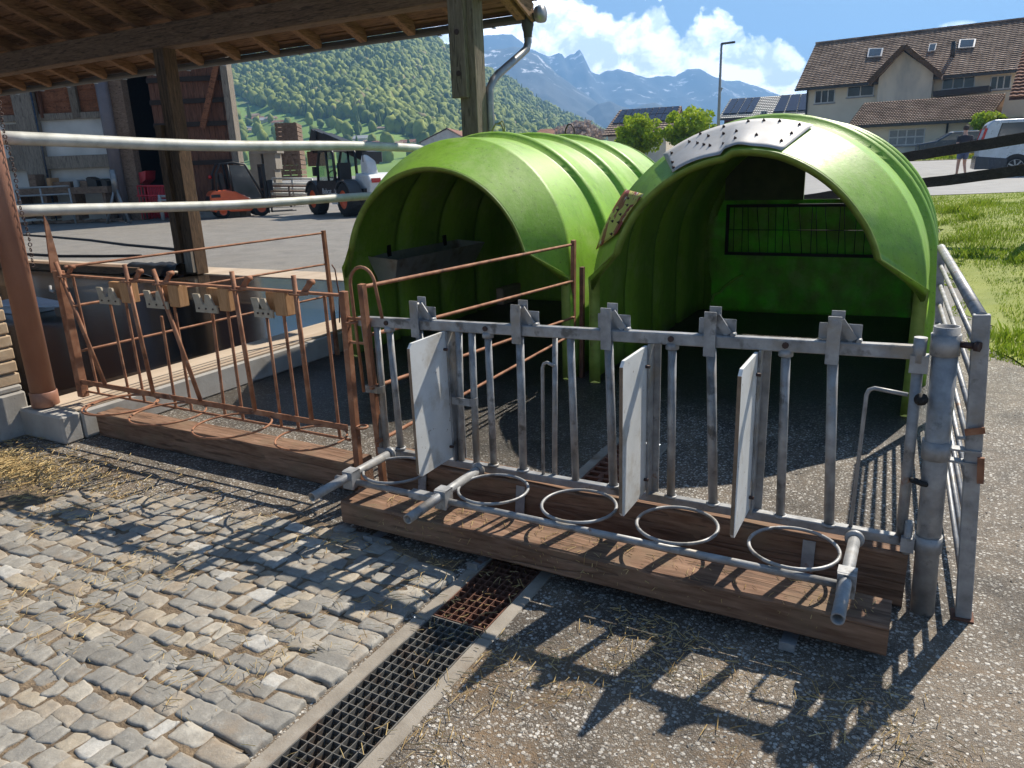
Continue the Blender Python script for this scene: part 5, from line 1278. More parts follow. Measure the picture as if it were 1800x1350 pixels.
# white gabled hall
P = px(785, 262, 150); W_ = Fr(Vector((P.x, P.y, 0)), -8); wh = thing('hall', 'white gabled hall with dark solar panels on its roof beside the post', 'hall', (P.x, P.y, 0))
pt = [W_.loc(*q) for q in ((742,280),(786,280),(830,280),(830,252),(786,227),(742,250))]
m = MB(); W_.poly(m, [(pt[0][0],0),(pt[2][0]+3,0),(pt[2][0]+3,pt[3][1]-1.4),(pt[4][0],pt[4][1]),(pt[0][0],pt[5][1])], -22, 0); m.build('wall', MT['white_wall'], wh)
m = MB(); t0 = W_.pt(pt[4][0], pt[4][1]+.2, .5); m.add([t0, W_.pt(pt[4][0], pt[4][1]+.2, -22), W_.pt(pt[2][0]+3.5, pt[3][1]-1.5, -22), W_.pt(pt[2][0]+3.5, pt[3][1]-1.5, .5)], [(0,1,2,3)]); m.add([t0, W_.pt(pt[4][0], pt[4][1]+.2, -22), W_.pt(pt[0][0]-.5, pt[5][1]-.1, -22), W_.pt(pt[0][0]-.5, pt[5][1]-.1, .5)], [(0,1,2,3)]); m.build('roof', MT['roof_red'], wh)
m = MB(); d_ = W_.loc(773, 262); W_.box(m, d_[0]-.5, d_[0]+.7, d_[1]-.8, d_[1]+.4, .0, .06); m.build('window', MT['glass'], wh)
# ---------------------------------------------------------------- far village on the slope foot and in the valley
# ================================================================== RIGHT SIDE: van, car, person, lamp, fence, grass, road
def gp(xc, yc, dz=0): return cg(xc, yc, terrain(xc, yc)+dz)
q = px(1722, 290, 28.5); xc_, yc_ = tocam(q)
VA = LF(gp(xc_-.22, yc_+.1), (.89, -.46)); VA.p = gp(*tocam(VA.p))
va = thing('van', 'silver passenger van cut off by the right edge, seen from its rear corner', 'van', VA.p)
prof = [(0,.35),(.02,.95),(.06,1.25),(.2,1.78),(.34,1.90),(3.3,1.90),(4.2,1.28),(4.95,1.05),(5.05,.5),(5.0,.35)]
m = MB(); VA.side(m, prof, -1.9, 0); m.build('body', MT['silver'], va, bevel=.06, seg=2)
m = MB(); VA.side(m, [(-.06,.28),(.9,.28),(.9,.62),(-.04,.72)], -1.92, .02); VA.side(m, [(1.7,.28),(3.5,.28),(3.5,.5),(1.7,.5)], -1.92, .015); m.build('lower_trim', MT['navy'], va, bevel=.02)
m = MB()
for a, b in ((.5,1.75),(1.82,2.75),(2.8,3.7)):
    VA.side(m, [(a,1.22),(b,1.22),(b-.03 if b < 3 else b-.35,1.76),(a+.12 if a < 1 else a,1.76)], -1.906, -1.9); 
m.build('side_window', MT['glass_blue'], va)
m = MB(); [VA.side(m, [(a,1.2),(b,1.2),(b-.03 if b < 3 else b-.35,1.78),(a+.12 if a < 1 else a,1.78)], -1.9025, -1.895) for a, b in ((.47,1.78),(1.8,2.77),(2.78,3.73))]; m.build('window_rubber', MT['black'], va)
m = MB(); m.add([VA(.085,-.25,1.30), VA(.085,-1.65,1.30), VA(.185,-1.6,1.74), VA(.185,-.3,1.74)], [(0,1,2,3)]); m.build('rear_window', MT['glass_blue'], va)
for y in (-1.908, -.12): m = MB(); VA.side(m, [(-.02,1.0),(.06,1.0),(.2,1.62),(.13,1.66)], y, y+.115); m.build('tail_light', MT['lamp_red'], va, bevel=.01)
m = MB(); VA.side(m, [(.3,1.895),(3.2,1.895),(3.2,1.94),(.4,1.94)], -1.8, -1.74); m.build('roof_rail', MT['black'], va)
for x, y, s_ in ((1.15,-1.78,-1),(4.1,-1.78,-1),(1.15,-.12,1),(4.1,-.12,1)):
    c = VA(x, y, .34); m = MB(); m.lathe([(.30,-.11),(.34,-.08),(.34,.08),(.30,.13),(.24,.13)], c, VA.y*s_, 28); w = m.build('wheel', MT['rubber'], va)
    m = MB(); m.lathe([(.0,.10),(.05,.11),(.06,.06),(.2,.07),(.235,.135),(.25,.12)], c, VA.y*s_, 28)
    for k in range(7):
        a = 2*math.pi*k/7; d = VA.x*math.cos(a)+Vector((0,0,math.sin(a))); m.bar(c+VA.y*s_*.11, c+VA.y*s_*.13+d*.23, .045, .03, VA.y)
    m.build('rim', MT['alu_frame'], w)
    m = MB(); pr = [(x+.42*math.cos(R(a)), .34+.42*math.sin(R(a))) for a in range(0, 181, 15)]; m.prism(pr, VA.p+VA.y*(y+s_*.125 if s_ < 0 else y+.1), VA.x, (0,0,1), VA.y, .012); m.build('wheel_arch', MT['black'], va)
# dark hatchback before the annexe
q = px(1608, 262, 47); CA = LF(gp(*tocam(q)), (.93, -.36)); ca = thing('car', 'dark small car with pale roof parked in front of the annexe', 'car', CA.p)
m = MB(); CA.side(m, [(0,.3),(.0,.85),(.9,1.0),(1.6,1.42),(3.0,1.45),(3.6,1.0),(3.95,.9),(4.0,.35)], -1.7, 0); m.build('body', MT['navy'], ca, bevel=.08, seg=2)
m = MB(); CA.side(m, [(1.66,1.43),(2.95,1.46),(2.9,1.49),(1.75,1.48)], -1.6, -.1); m.build('roof_panel', MT['silver'], ca)
m = MB(); CA.side(m, [(1.05,1.0),(2.25,1.02),(2.25,1.36),(1.65,1.36)], -1.708, -1.70); CA.side(m, [(2.32,1.02),(3.4,1.02),(2.98,1.38),(2.32,1.38)], -1.708, -1.70); m.build('side_window', MT['glass_blue'], ca)
for x in (.75, 3.2): m = MB(); m.lathe([(0,-.1),(.3,-.1),(.31,.1),(.2,.12),(0,.1)], CA(x,-1.62,.31), -CA.y, 20); m.build('wheel', MT['rubber'], ca)
# person walking away towards the van
def skin(name, verts, edges, radii, mat, par, root=0, lv=2):
    me = bpy.data.meshes.new(name); inv = mw(par).inverted(); me.from_pydata([inv @ Vector(v) for v in verts], edges, []); me.materials.append(mat)
    o = bpy.data.objects.new(name, me); COL.objects.link(o); o.parent = par
    mo = o.modifiers.new('skin', 'SKIN'); mo.use_smooth_shade = True
    for i, r_ in enumerate(radii): me.skin_vertices[0].data[i].radius = r_ if isinstance(r_, tuple) else (r_, r_)
    me.skin_vertices[0].data[root].use_root = True
    su = o.modifiers.new('sub', 'SUBSURF'); su.levels = lv; su.render_levels = lv; return o
q = px(1689, 301, 29.0); PF = LF(gp(*tocam(q)), (.25, .97)); PF.p = gp(*tocam(q))
pe = thing('person', 'person in dark T-shirt and blue shorts walking away beside the van', 'person', PF.p)
MT['skin'] = flat('skin', (.62,.38,.28), .6); MT['tee'] = flat('dark_tshirt', (.045,.047,.055), .85); MT['shorts'] = flat('blue_shorts', (.11,.14,.24), .8); MT['hair'] = flat('brown_hair', (.06,.04,.03), .8)
W = PF
body = [(0,0,.93),(0,0,1.12),(.0,0,1.32),(.0,0,1.46),(.0,0,1.54),(.02,0,1.66),(.02,0,1.76),
        (0,.09,.86),(.05,.11,.48),(.02,.13,.09),(.14,.14,.03),(0,-.09,.86),(.10,-.11,.49),(-.08,-.13,.10),(.03,-.14,.03),
        (0,.20,1.40),(-.06,.25,1.13),(.1,.22,.93),(.14,.20,.86),(0,-.20,1.40),(-.05,-.25,1.13),(.1,-.23,.94),(.14,-.22,.87)]
E_ = [(0,1),(1,2),(2,3),(3,4),(4,5),(5,6),(0,7),(7,8),(8,9),(9,10),(0,11),(11,12),(12,13),(13,14),(2,15),(15,16),(16,17),(17,18),(2,19),(19,20),(20,21),(21,22)]
rad = [.13,.13,.15,.09,.055,.09,.07,.095,.062,.042,.035,.095,.062,.042,.035,.06,.045,.033,.035,.06,.045,.033,.035]
skin('body', [W(*b) for b in body], E_, rad, MT['skin'], pe)
skin('tshirt', [W(*b) for b in ((0,0,.90),(0,0,1.14),(0,0,1.34),(0,0,1.47),(0,.21,1.40),(-.045,.245,1.2),(0,-.21,1.40),(-.04,-.245,1.2))], [(0,1),(1,2),(2,3),(2,4),(4,5),(2,6),(6,7)], [.155,.15,.165,.09,.08,.07,.08,.07], MT['tee'], pe)
skin('shorts', [W(*b) for b in ((0,0,.93),(0,.09,.84),(.035,.105,.60),(0,-.09,.84),(.07,-.105,.60))], [(0,1),(1,2),(0,3),(3,4)], [.15,.12,.105,.12,.105], MT['shorts'], pe)
m = MB(); m.lathe([(0,.115),(.05,.10),(.088,.05),(.098,0),(.09,-.05),(.06,-.08),(0,-.085)], W(0,0,1.72), (0,0,1), 16); m.build('hair', MT['hair'], pe)
m = MB()
for x, y in ((.07,.14),(-.02,-.14)): m.prism([(-.1,0),(.15,0),(.15,.04),(.02,.09),(-.1,.09)], W(x,y-.045,.0), W.x, (0,0,1), W.y, .09)
m.build('shoe', MT['tin'], pe, bevel=.015)
# street lamp
q = px(1262, 240, 46); q.z = gp(*tocam(q)).z; sl_ = thing('street_lamp', 'tall slim grey street lamp between the round trees and the houses', 'street lamp', q)
tp_ = px(1268, 77, 46); m = MB(); m.tube(q, Vector((q.x, q.y, tp_.z)), .11, 12, .06); m.build('pole', MT['tin'], sl_)
m = MB(); a_ = Vector((q.x,q.y,tp_.z)); m.bar(a_, a_+XC*.75+Vector((0,0,.06)), .2, .1); m.build('lamp_head', MT['dark_metal'], sl_)
m = MB(); m.bar(a_+Vector((0,0,-2.6)), a_+Vector((0,0,-2.35))+XC*.12, .1, .1); m.build('sign_box', MT['tin'], sl_)
# rail fence on the bank
rfn = thing('rail_fence', 'dark weathered two-rail wooden fence along the grass bank', 'fence', gp(6.8, 10.6))
for (x0,y0,d0,x1,y1,d1) in ((1440,301,13.6,1830,238,10.0), (1395,352,13.6,1830,295,10.0)):
    a_ = px(x0,y0,d0); b_ = px(x1,y1,d1); m = MB(); m.bar(a_, b_, .045, .145, seg=16, jit=.006); m.build('rail', MT['fence_dark'], rfn, bevel=.006)
for f in (-.12, 1.06):
    a_ = px(1440,301,13.6).lerp(px(1830,238,10.0), f); g_ = gp(*tocam(a_)); m = MB(); m.bar(g_-Vector((0,0,.2))+YC*.09, Vector((a_.x,a_.y,a_.z+.12))+YC*.09, .12, .12, (0,1,0)); m.build('post', MT['fence_dark'], rfn)
# road sheet and grass sheets
def sheet(name, poly_rows, mat, dz, kind='structure'):
    V = []; n = len(poly_rows[0])
    for row in poly_rows:
        for xc, yc in row: V.append(tuple(gp(xc, yc, dz)))
    F = [(j*n+i, j*n+i+1, (j+1)*n+i+1, (j+1)*n+i) for j in range(len(poly_rows)-1) for i in range(n-1)]
    o = np_mesh(name, V, F, mat, True); tag(o, kind=kind); return o
def edge_x(yc):     # left border of the grass bank, forward distance -> lateral
    pts = [(3.2,4.8),(4.0,3.75),(5.0,3.72),(6,4.0),(7.5,4.7),(9,5.4),(12,6.8),(17,8.6)]
    for (a, xa), (b, xb) in zip(pts, pts[1:]):
        if yc <= b: return xa+(xb-xa)*(max(yc,a)-a)/(b-a)
    return pts[-1][1]
sheet('grass_bank', [[(edge_x(y)+.12*math.sin(y*5)+t_*1.0*(1+t_*.06), y) for t_ in range(0, 26)] for y in np.arange(2.6, 17.3, .5)], MT['soil'], .012)
sheet('road', [[(x, y+.05*math.sin(x)) for x in np.arange(2, 60, 1.0)] for y in np.arange(17.2, 31.0, .8)], MT['road'], .02)
sheet('verge', [[(x, y) for x in np.arange(2, 70, 2.0)] for y in np.arange(41.5, 46.6, 1.0)], MT['soil'], .03)
sheet('forecourt', [[(x, y) for x in np.arange(2, 70, 2.0)] for y in np.arange(30.9, 41.6, 1.0)], MT['road'], .016)
def blades(name, n, place, h, w, mat, seed, lean=.5):
    r_ = np.random.RandomState(seed); V = []; F = []; A = []
    for i in range(n):
        p, s_ = place(r_)
        a = r_.uniform(0, 6.28); hh = h*s_*r_.uniform(.5,1.25); ww = w*r_.uniform(.7,1.3); l = r_.uniform(0, lean)*hh; b = r_.uniform(0, 6.28)
        dx, dy = math.cos(a)*ww, math.sin(a)*ww; lx, ly = math.cos(b)*l, math.sin(b)*l; k = len(V)
        V += [(p.x-dx,p.y-dy,p.z-.01),(p.x+dx,p.y+dy,p.z-.01),(p.x+lx*.4+dx*.6,p.y+ly*.4+dy*.6,p.z+hh*.6),(p.x+lx,p.y+ly,p.z+hh)]
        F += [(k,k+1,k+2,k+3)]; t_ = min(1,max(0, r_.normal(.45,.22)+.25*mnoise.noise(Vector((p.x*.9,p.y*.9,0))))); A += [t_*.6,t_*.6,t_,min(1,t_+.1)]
    o = np_mesh(name, V, F, mat, False, A); tag(o, kind='stuff'); return o
def pl_grass(r_):
    while True:
        yc = 3.0+14*r_.rand()**1.35; e = edge_x(yc); x = e+(.42*yc+1.0)*r_.rand()**1.25*1.0-.1+.12*math.sin(yc*5)
        if x > .73*yc+1.5: continue
        p = gp(x, yc); pn = .65+.9*max(0, mnoise.noise(Vector((p.x*.8,p.y*.8,3))))+.3*mnoise.noise(Vector((p.x*3,p.y*3,3)))
        if x-e < .25: pn *= .55
        return p, pn
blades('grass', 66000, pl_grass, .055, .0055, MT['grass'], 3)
tag(bpy.data.objects['grass'], 'rough sunlit grass on the bank right of the pen', 'grass')
def pl_tuft(r_):
    k = r_.randint(0, 40); rr = np.random.RandomState(k+50); yc = rr.uniform(3.4, 14); e = edge_x(yc); x = e+rr.uniform(.0, 3.5); p = gp(x+r_.normal(0,.12), yc+r_.normal(0,.12)); return p, rr.uniform(.8,1.6)
blades('grass_tufts', 7000, pl_tuft, .09, .006, MT['grass'], 5, .8); tag(bpy.data.objects['grass_tufts'], 'taller tufts in the rough grass', 'grass')
def pl_v(r_): x = r_.uniform(16, 40); y = r_.uniform(41.8, 46.4); return gp(x, y), 1.0
blades('verge_grass', 9000, pl_v, .25, .03, MT['grass'], 6); tag(bpy.data.objects['verge_grass'], 'strip of verge grass before the annexe', 'grass')
MT['dandelion'] = flat('yellow_petals', (.62,.36,.01), .6)
r_ = np.random.RandomState(2); m = MB()
for i in range(130):
    p = gp(r_.uniform(18.5, 30), r_.uniform(41.8, 45.5), .2); s_ = r_.uniform(.05,.11); m.lathe([(0,.06),(s_,.05),(s_,.0),(0,-.02)], p, (r_.uniform(-.3,.3), r_.uniform(-.3,.3), 1), 7)
tag(m.build('dandelions', MT['dandelion']), 'yellow dandelions dotted over the verge', 'flowers', kind='stuff')
# ---------------------------------------------------------------- trees
def crown_tree(name, label, x, yb, cx, cy, rx, ry, yc, nleaf, leaf, mat, seed, trunk=.12, flat_=1.0, cat='tree'):
    B_ = px(cx, cy, yc); rxm = rx/FPX*yc; rzm = ry/FPX*yc; g = gp(*tocam(B_)) if yc < 200 else B_
    t = thing(name, label, cat, (B_.x, B_.y, g.z)); r_ = np.random.RandomState(seed); H_ = B_.z-g.z
    m = MB(); base = Vector((B_.x, B_.y, g.z)); m.path([base-Vector((0,0,.2)), base+Vector((.03,0,H_*.4)), base+Vector((0,.04,H_))], trunk, 9, radii=[trunk*1.3, trunk, trunk*.6])
    for k in range(9):
        a = k*2.4; e = base+Vector((math.cos(a)*rxm*.75, math.sin(a)*rxm*.75, H_+rzm*r_.uniform(-.3,.7))); s0 = base+Vector((0,0,H_-rzm*.8)); m.path([s0, s0.lerp(e,.5)+Vector((0,0,.1)), e], trunk*.4, 6, radii=[trunk*.45,trunk*.3,trunk*.1])
    m.build('trunk', MT['bark'], t)
    cl = []
    for k in range(130):
        d = r_.normal(size=3); d /= np.linalg.norm(d); rad = r_.uniform(.35,.93); cl.append((d*rad, r_.uniform(.12,.24)))
    V = []; F = []; A = []
    for i in range(nleaf):
        c, s_ = cl[r_.randint(len(cl))]; d = r_.normal(size=3); d /= np.linalg.norm(d); p = c+d*s_*r_.uniform(.5,1.05)**.5
        P = Vector((p[0]*rxm, p[1]*rxm, p[2]*rzm*flat_))+B_; a = Vector(r_.normal(size=3)).normalized(); b = a.orthogonal().normalized(); l = leaf*r_.uniform(.6,1.3)
        k = len(V); V += [tuple(P-a*l), tuple(P+b*l*.5), tuple(P+a*l), tuple(P-b*l*.5)]; F.append((k,k+1,k+2,k+3))
        tv = min(1, max(0, r_.normal(.5,.16)+.28*c[2])); A += [tv]*4  # tint rises with height: lit crown top painted into leaf colour
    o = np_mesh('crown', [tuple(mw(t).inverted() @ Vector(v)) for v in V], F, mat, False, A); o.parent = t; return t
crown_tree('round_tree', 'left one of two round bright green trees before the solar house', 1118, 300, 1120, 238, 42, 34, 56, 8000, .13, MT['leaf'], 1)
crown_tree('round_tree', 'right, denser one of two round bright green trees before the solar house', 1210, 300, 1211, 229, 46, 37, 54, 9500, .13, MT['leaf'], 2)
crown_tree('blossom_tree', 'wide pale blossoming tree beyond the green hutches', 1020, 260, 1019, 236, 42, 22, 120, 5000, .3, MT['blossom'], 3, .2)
crown_tree('shrub', 'small green shrub beside the silver van', 1736, 215, 1737, 214, 26, 16, 46, 1500, .16, MT['leaf'], 4, .05, cat='shrub')
# dark wire fence posts by the trees
# ---------------------------------------------------------------- straw, chippings
def straw_bits(name, n, place, L0, L1, w, seed, lift=.01):
    r_ = np.random.RandomState(seed); V = []; F = []; A = []
    for i in range(n):
        x, y, z, up = place(r_); a = r_.uniform(0, 6.28); L = r_.uniform(L0, L1); ti = r_.uniform(-up, up); d = Vector((math.cos(a)*math.cos(ti), math.sin(a)*math.cos(ti), math.sin(ti)))
        s_ = d.cross(Vector((0,0,1))).normalized(); u_ = s_.cross(d); ww = w*r_.uniform(.6,1.5); c = Vector((x,y,z)); bend = u_*L*r_.uniform(-.08,.08)
        k = len(V)
        for f, e in ((-.5,Vector()),(0,bend),(.5,Vector())):
            q = c+d*L*f+e; V += [tuple(q-s_*ww), tuple(q+s_*ww), tuple(q+u_*ww*1.2)]
        for o_ in (0,3):
            for j in range(3): F.append((k+o_+j, k+o_+(j+1) % 3, k+o_+3+(j+1) % 3, k+o_+3+j))
        A += [min(1,max(0,r_.normal(.5,.28)))]*9
    o = np_mesh(name, V, F, MT['straw'], False, A); return tag(o, kind='stuff')
def s_front(r_):
    while True:
        x = r_.uniform(-5, 1.6); y = r_.uniform(-2.4, -.45)
        if -1.66 < x < -1.31 and r_.rand() < .85: continue
        if x < -1.66 and r_.rand() < .45: continue
        if mnoise.noise(Vector((x*1.9,y*1.9,7)))+r_.uniform(-.2,.2) < .05: continue
        return x, y, .010+(.02 if x < -1.66 else 0)+r_.rand()*.006, .12
straw_bits('scattered_straw', 5600, s_front, .012, .06, .0011, 3); tag(bpy.data.objects['scattered_straw'], 'short straw scattered over asphalt and cobbles', 'straw')
def s_heap(r_):
    while True:
        a = r_.uniform(0,6.28); r0 = abs(r_.normal(0,.42)); x = -4.55+math.cos(a)*r0*1.5-.25; y = -.62+math.sin(a)*r0*.42-.15*(x+4.55)*-.3
        if x < -6 or y > -.12: continue
        h = .03*max(0,1-((x+4.75)/.9)**2)*max(0,1-((y+.6)/.45)**2)
        return x, y, .008+r_.rand()*(h+.010), .22
straw_bits('straw_heap', 4600, s_heap, .012, .065, .0017, 4); tag(bpy.data.objects['straw_heap'], 'trampled golden straw heap at the foot of the brick wall', 'straw')
def s_beam(r_):
    c = r_.rand()
    if c < .45: return r_.uniform(-2.2,-.15), r_.uniform(-.38,-.24), .163, .1
    if c < .7: return r_.uniform(-2.2,-.3), -.393, r_.uniform(.06,.15), 1.4
    if c < .85: return r_.uniform(-1.6,-1.37), r_.uniform(-.9,-.3), .01, .5
    return r_.uniform(-2.3,-.1), r_.uniform(-.22,-.02), .02, .2
straw_bits('beam_straw', 420, s_beam, .012, .05, .001, 9); tag(bpy.data.objects['beam_straw'], 'wisps of straw caught on the timber beams and grate', 'straw')
r_ = np.random.RandomState(11); ico = [(0,0,1),(.894,0,.447),(.276,.851,.447),(-.724,.526,.447),(-.724,-.526,.447),(.276,-.851,.447),(.724,.526,-.447),(-.276,.851,-.447),(-.894,0,-.447),(-.276,-.851,-.447),(.724,-.526,-.447),(0,0,-1)]
icf = [(0,1,2),(0,2,3),(0,3,4),(0,4,5),(0,5,1),(1,6,2),(2,7,3),(3,8,4),(4,9,5),(5,10,1),(2,6,7),(3,7,8),(4,8,9),(5,9,10),(1,10,6),(6,11,7),(7,11,8),(8,11,9),(9,11,10),(10,11,6)]
ICO = np.array(ico); ICF = np.array(icf)
V = []; F = []; A = []; n = 0
while n < 6000:
    x = r_.uniform(-4.6, 2.4); y = -2.6+5.2*r_.rand()**1.6
    if -1.66 < x < -1.31: continue
    if x < -1.66 and y < -.45: continue
    if y > -.5 and r_.rand() < .5: continue
    s_ = .0016+.0040*r_.rand()**2.6; sc = s_*np.array([r_.uniform(.8,1.4), r_.uniform(.8,1.3), r_.uniform(.35,.6)])
    a = r_.uniform(0,6.28); ca_, sa_ = math.cos(a), math.sin(a); P = ICO*sc*(1+r_.uniform(-.4,.35,(12,1))); P = np.stack([P[:,0]*ca_-P[:,1]*sa_, P[:,0]*sa_+P[:,1]*ca_, P[:,2]],1)+np.array([x,y,s_*.35])
    V.append(P); F.append(ICF+12*n); A += [min(1,max(0,r_.normal(.45,.25)))]*12; n += 1
o = np_mesh('loose_chippings', np.concatenate(V), np.concatenate(F), MT['pebble'], False, A); tag(o, 'loose stone chippings on the worn asphalt', 'gravel', kind='stuff')
# ---------------------------------------------------------------- wooded hill
def elev(x, y):       # bearing tangent and height tangent of a pixel
    d = ray(x, y); f = d.dot(YC); return d.dot(XC)/f, d.z/f
ridge = [elev(*p) for p in ((-200,40),(100,25),(400,35),(560,45),(640,45),(690,52),(730,60),(770,76),(800,100),(830,118),(860,128),(890,140),(930,166),(970,186),(1010,203),(1040,216),(1065,235),(1090,262),(1150,285))]
RT = [a for a, b in ridge]; RH = [b for a, b in ridge]
def hill_h(t): return float(np.interp(t, RT, RH))
R0, R1 = 330.0, 1050.0
def hill(t, r):
    rr = R1+180*math.sin(t*9); s = min(1.15, max(0, (r-R0)/(rr-R0))); h = hill_h(t)*rr+1.6
    z = h*(.30*s+.70*s**1.75) if s <= 1 else h*(1-(s-1)*1.5)
    gul = 9*mnoise.noise(Vector((t*9, r*.004, 1)))+5*mnoise.noise(Vector((t*24, r*.01, 4)))
    return max(-3.0, z+gul*min(1, s*2.2)*(s < 1)*(1-s*.8))
V = []; ts = np.linspace(-.62, .24, 150); rs = np.linspace(R0, R1*1.22, 70)
for r0 in rs:
    for t_ in ts: p = cg(t_*r0, r0); V.append((p.x, p.y, hill(t_, r0)-.3))
n = len(ts); F = [(j*n+i, j*n+i+1, (j+1)*n+i+1, (j+1)*n+i) for j in range(len(rs)-1) for i in range(n-1)]
tag(np_mesh('hill', V, F, MT['meadow'], True), kind='structure')
MBD = [elev(*p) for p in ((0,150),(400,165),(430,180),(470,197),(510,206),(560,212),(600,214),(650,224),(700,240),(745,254),(800,262),(900,262),(1060,258))]
def low_edge(t): return float(np.interp(t, [a for a, b in MBD], [b for a, b in MBD]))
fr_ = np.random.RandomState(17)
def icosphere(sub):
    bm = bmesh.new(); bmesh.ops.create_icosphere(bm, subdivisions=sub, radius=1); v = np.array([q.co[:] for q in bm.verts]); f = np.array([[q.index for q in g.verts] for g in bm.faces]); bm.free(); return v, f
IV, IF = icosphere(2)
variants = []
for k in range(7):
    v = IV.copy(); out = []
    for p in v:
        P = Vector(p); d = 1+.36*mnoise.noise(P*1.7+Vector((k*9,0,0)))+.34*mnoise.noise(P*4.5+Vector((k*5,3,0)))+.22*mnoise.noise(P*11+Vector((k,1,7)))
        out.append(p*d)
    v = np.array(out); v[:,2] *= 1.25; variants.append(v)
con = IV.copy(); con_out = []
for p in con:
    zz = (p[2]+1)/2; w = .62*(1-zz)**.8+.05; L_ = math.hypot(p[0], p[1]) or 1; nz = 1+.3*mnoise.noise(Vector(p)*5); con_out.append((p[0]/L_*w*nz*min(1,L_*1.5), p[1]/L_*w*nz*min(1,L_*1.5), (zz*3.2-1.2)))
variants.append(np.array(con_out))
FV = []; FA = []; pos = []; tries = 0
NT_ = 9500
while len(pos) < NT_ and tries < 140000:
    tries += 1; t_ = fr_.uniform(-.38, .16); r0 = R0+ (R1*1.03-R0)*fr_.rand()**.75; z = hill(t_, r0); e = (z-1.6)/r0
    le = low_edge(t_)
    if e < le+.004:
        if e < .008 or fr_.rand() > .05: continue
    pos.append((t_, r0, z))
for (t_, r0, z) in pos:
    p = cg(t_*r0, r0); right = t_ > 0.0
    con_p = .10+.25*(mnoise.noise(Vector((t_*14, r0*.006, 2))) > .15)+.25*right; k = 7 if fr_.rand() < con_p else fr_.randint(0, 7)
    s_ = fr_.uniform(2.0, 4.1)*(1 if k < 7 else .85); v = variants[k]*np.array([s_*fr_.uniform(.85,1.2), s_*fr_.uniform(.85,1.2), s_*fr_.uniform(.9,1.35)])
    a = fr_.uniform(0,6.28); ca_, sa_ = math.cos(a), math.sin(a); v = np.stack([v[:,0]*ca_-v[:,1]*sa_, v[:,0]*sa_+v[:,1]*ca_, v[:,2]],1)+np.array([p.x,p.y,z+s_*.9]); FV.append(v)
    base = fr_.normal(.52,.17)+.25*mnoise.noise(Vector((t_*20, r0*.01, 5))); base = base-.15*right
    if k == 7: base = fr_.normal(.12,.07)
    if fr_.rand() < .03: base = 1.0
    tv = np.clip(base+.2*fr_.normal(size=len(IV)), 0, 1); FA.append(tv)
nv = len(IV); FF = np.concatenate([IF+i*nv for i in range(len(FV))])
o = np_mesh('hillside_forest', np.concatenate(FV), FF, MT['forest'], True, np.concatenate(FA)); tag(o, 'spring forest covering the hillside in mixed light and dark greens', 'forest', kind='stuff')
# ---------------------------------------------------------------- far village
vr = random.Random(21)
for i, (x, y, w, h, yc) in enumerate(((440,208,9,7,420),(452,213,10,8,410),(464,216,9,9,415),(474,212,8,7,425),(484,219,8,7,410),(436,228,8,6,390),(446,232,10,6,380),(618,251,9,9,330),(632,249,12,10,320),(645,254,10,7,310),(660,257,12,8,300),(676,258,10,7,310),(694,258,12,8,290),(712,256,14,9,280),(728,258,12,7,285),(668,228,8,5,480),(742,236,7,4,520),(606,256,10,8,320))):
    tt, ee = elev(x, y); r0 = 300.0
    while r0 < 1000 and hill(tt, r0) < 1.6+ee*r0: r0 += 4
    if r0 >= 1000: r0 = yc
    P = px(x, y, r0); f = Fr(Vector((P.x, P.y, 0)), vr.uniform(-30, 20)); a_ = f.loc(x-w*.95, y-h*.5); b_ = f.loc(x+w*.95, y+h*.55)
    t = thing('village_house', ['white walled village house', 'grey roofed village house', 'pale village house'][i % 3]+' far off at the foot of the wooded hill', 'house', (P.x, P.y, b_[1]), 0, 'far village houses')
    t['label'] = ['small white','small cream','small grey roofed'][i % 3]+' far house '+['at the upper left of the meadow','second of the upper row on the meadow','in the middle of the upper row on the meadow','beside the tree row on the meadow','right end of the upper meadow row, above the crates','left of the lower meadow pair','right of the lower meadow pair','above the telehandler boom, left one','above the telehandler boom, tallest','right behind the telehandler boom','over the upper pale rail, left','over the upper pale rail, middle','over the upper pale rail, right','just left of the white hall','touching the white hall','alone high on the meadow below the forest','alone at the forest edge above the white hall','left of the tall one above the boom'][i]
    m = MB(); f.box(m, a_[0], b_[0], b_[1]-3, a_[1], -8, 0); m.build('wall', MT[('white_wall','plaster','white_wall')[i % 3]], t)
    rise = (a_[1]-b_[1])*.55; m = MB(); ul2, ur2 = a_[0]-.5, b_[0]+.5
    m.prism([(-.6,0),(8.6,0),(4,rise)], f.pt(ul2, a_[1], .0), -f.n, (0,0,1), f.ex, ur2-ul2); m.build('roof', MT[('roof_brown','roof_red','tin')[i % 3]], t)
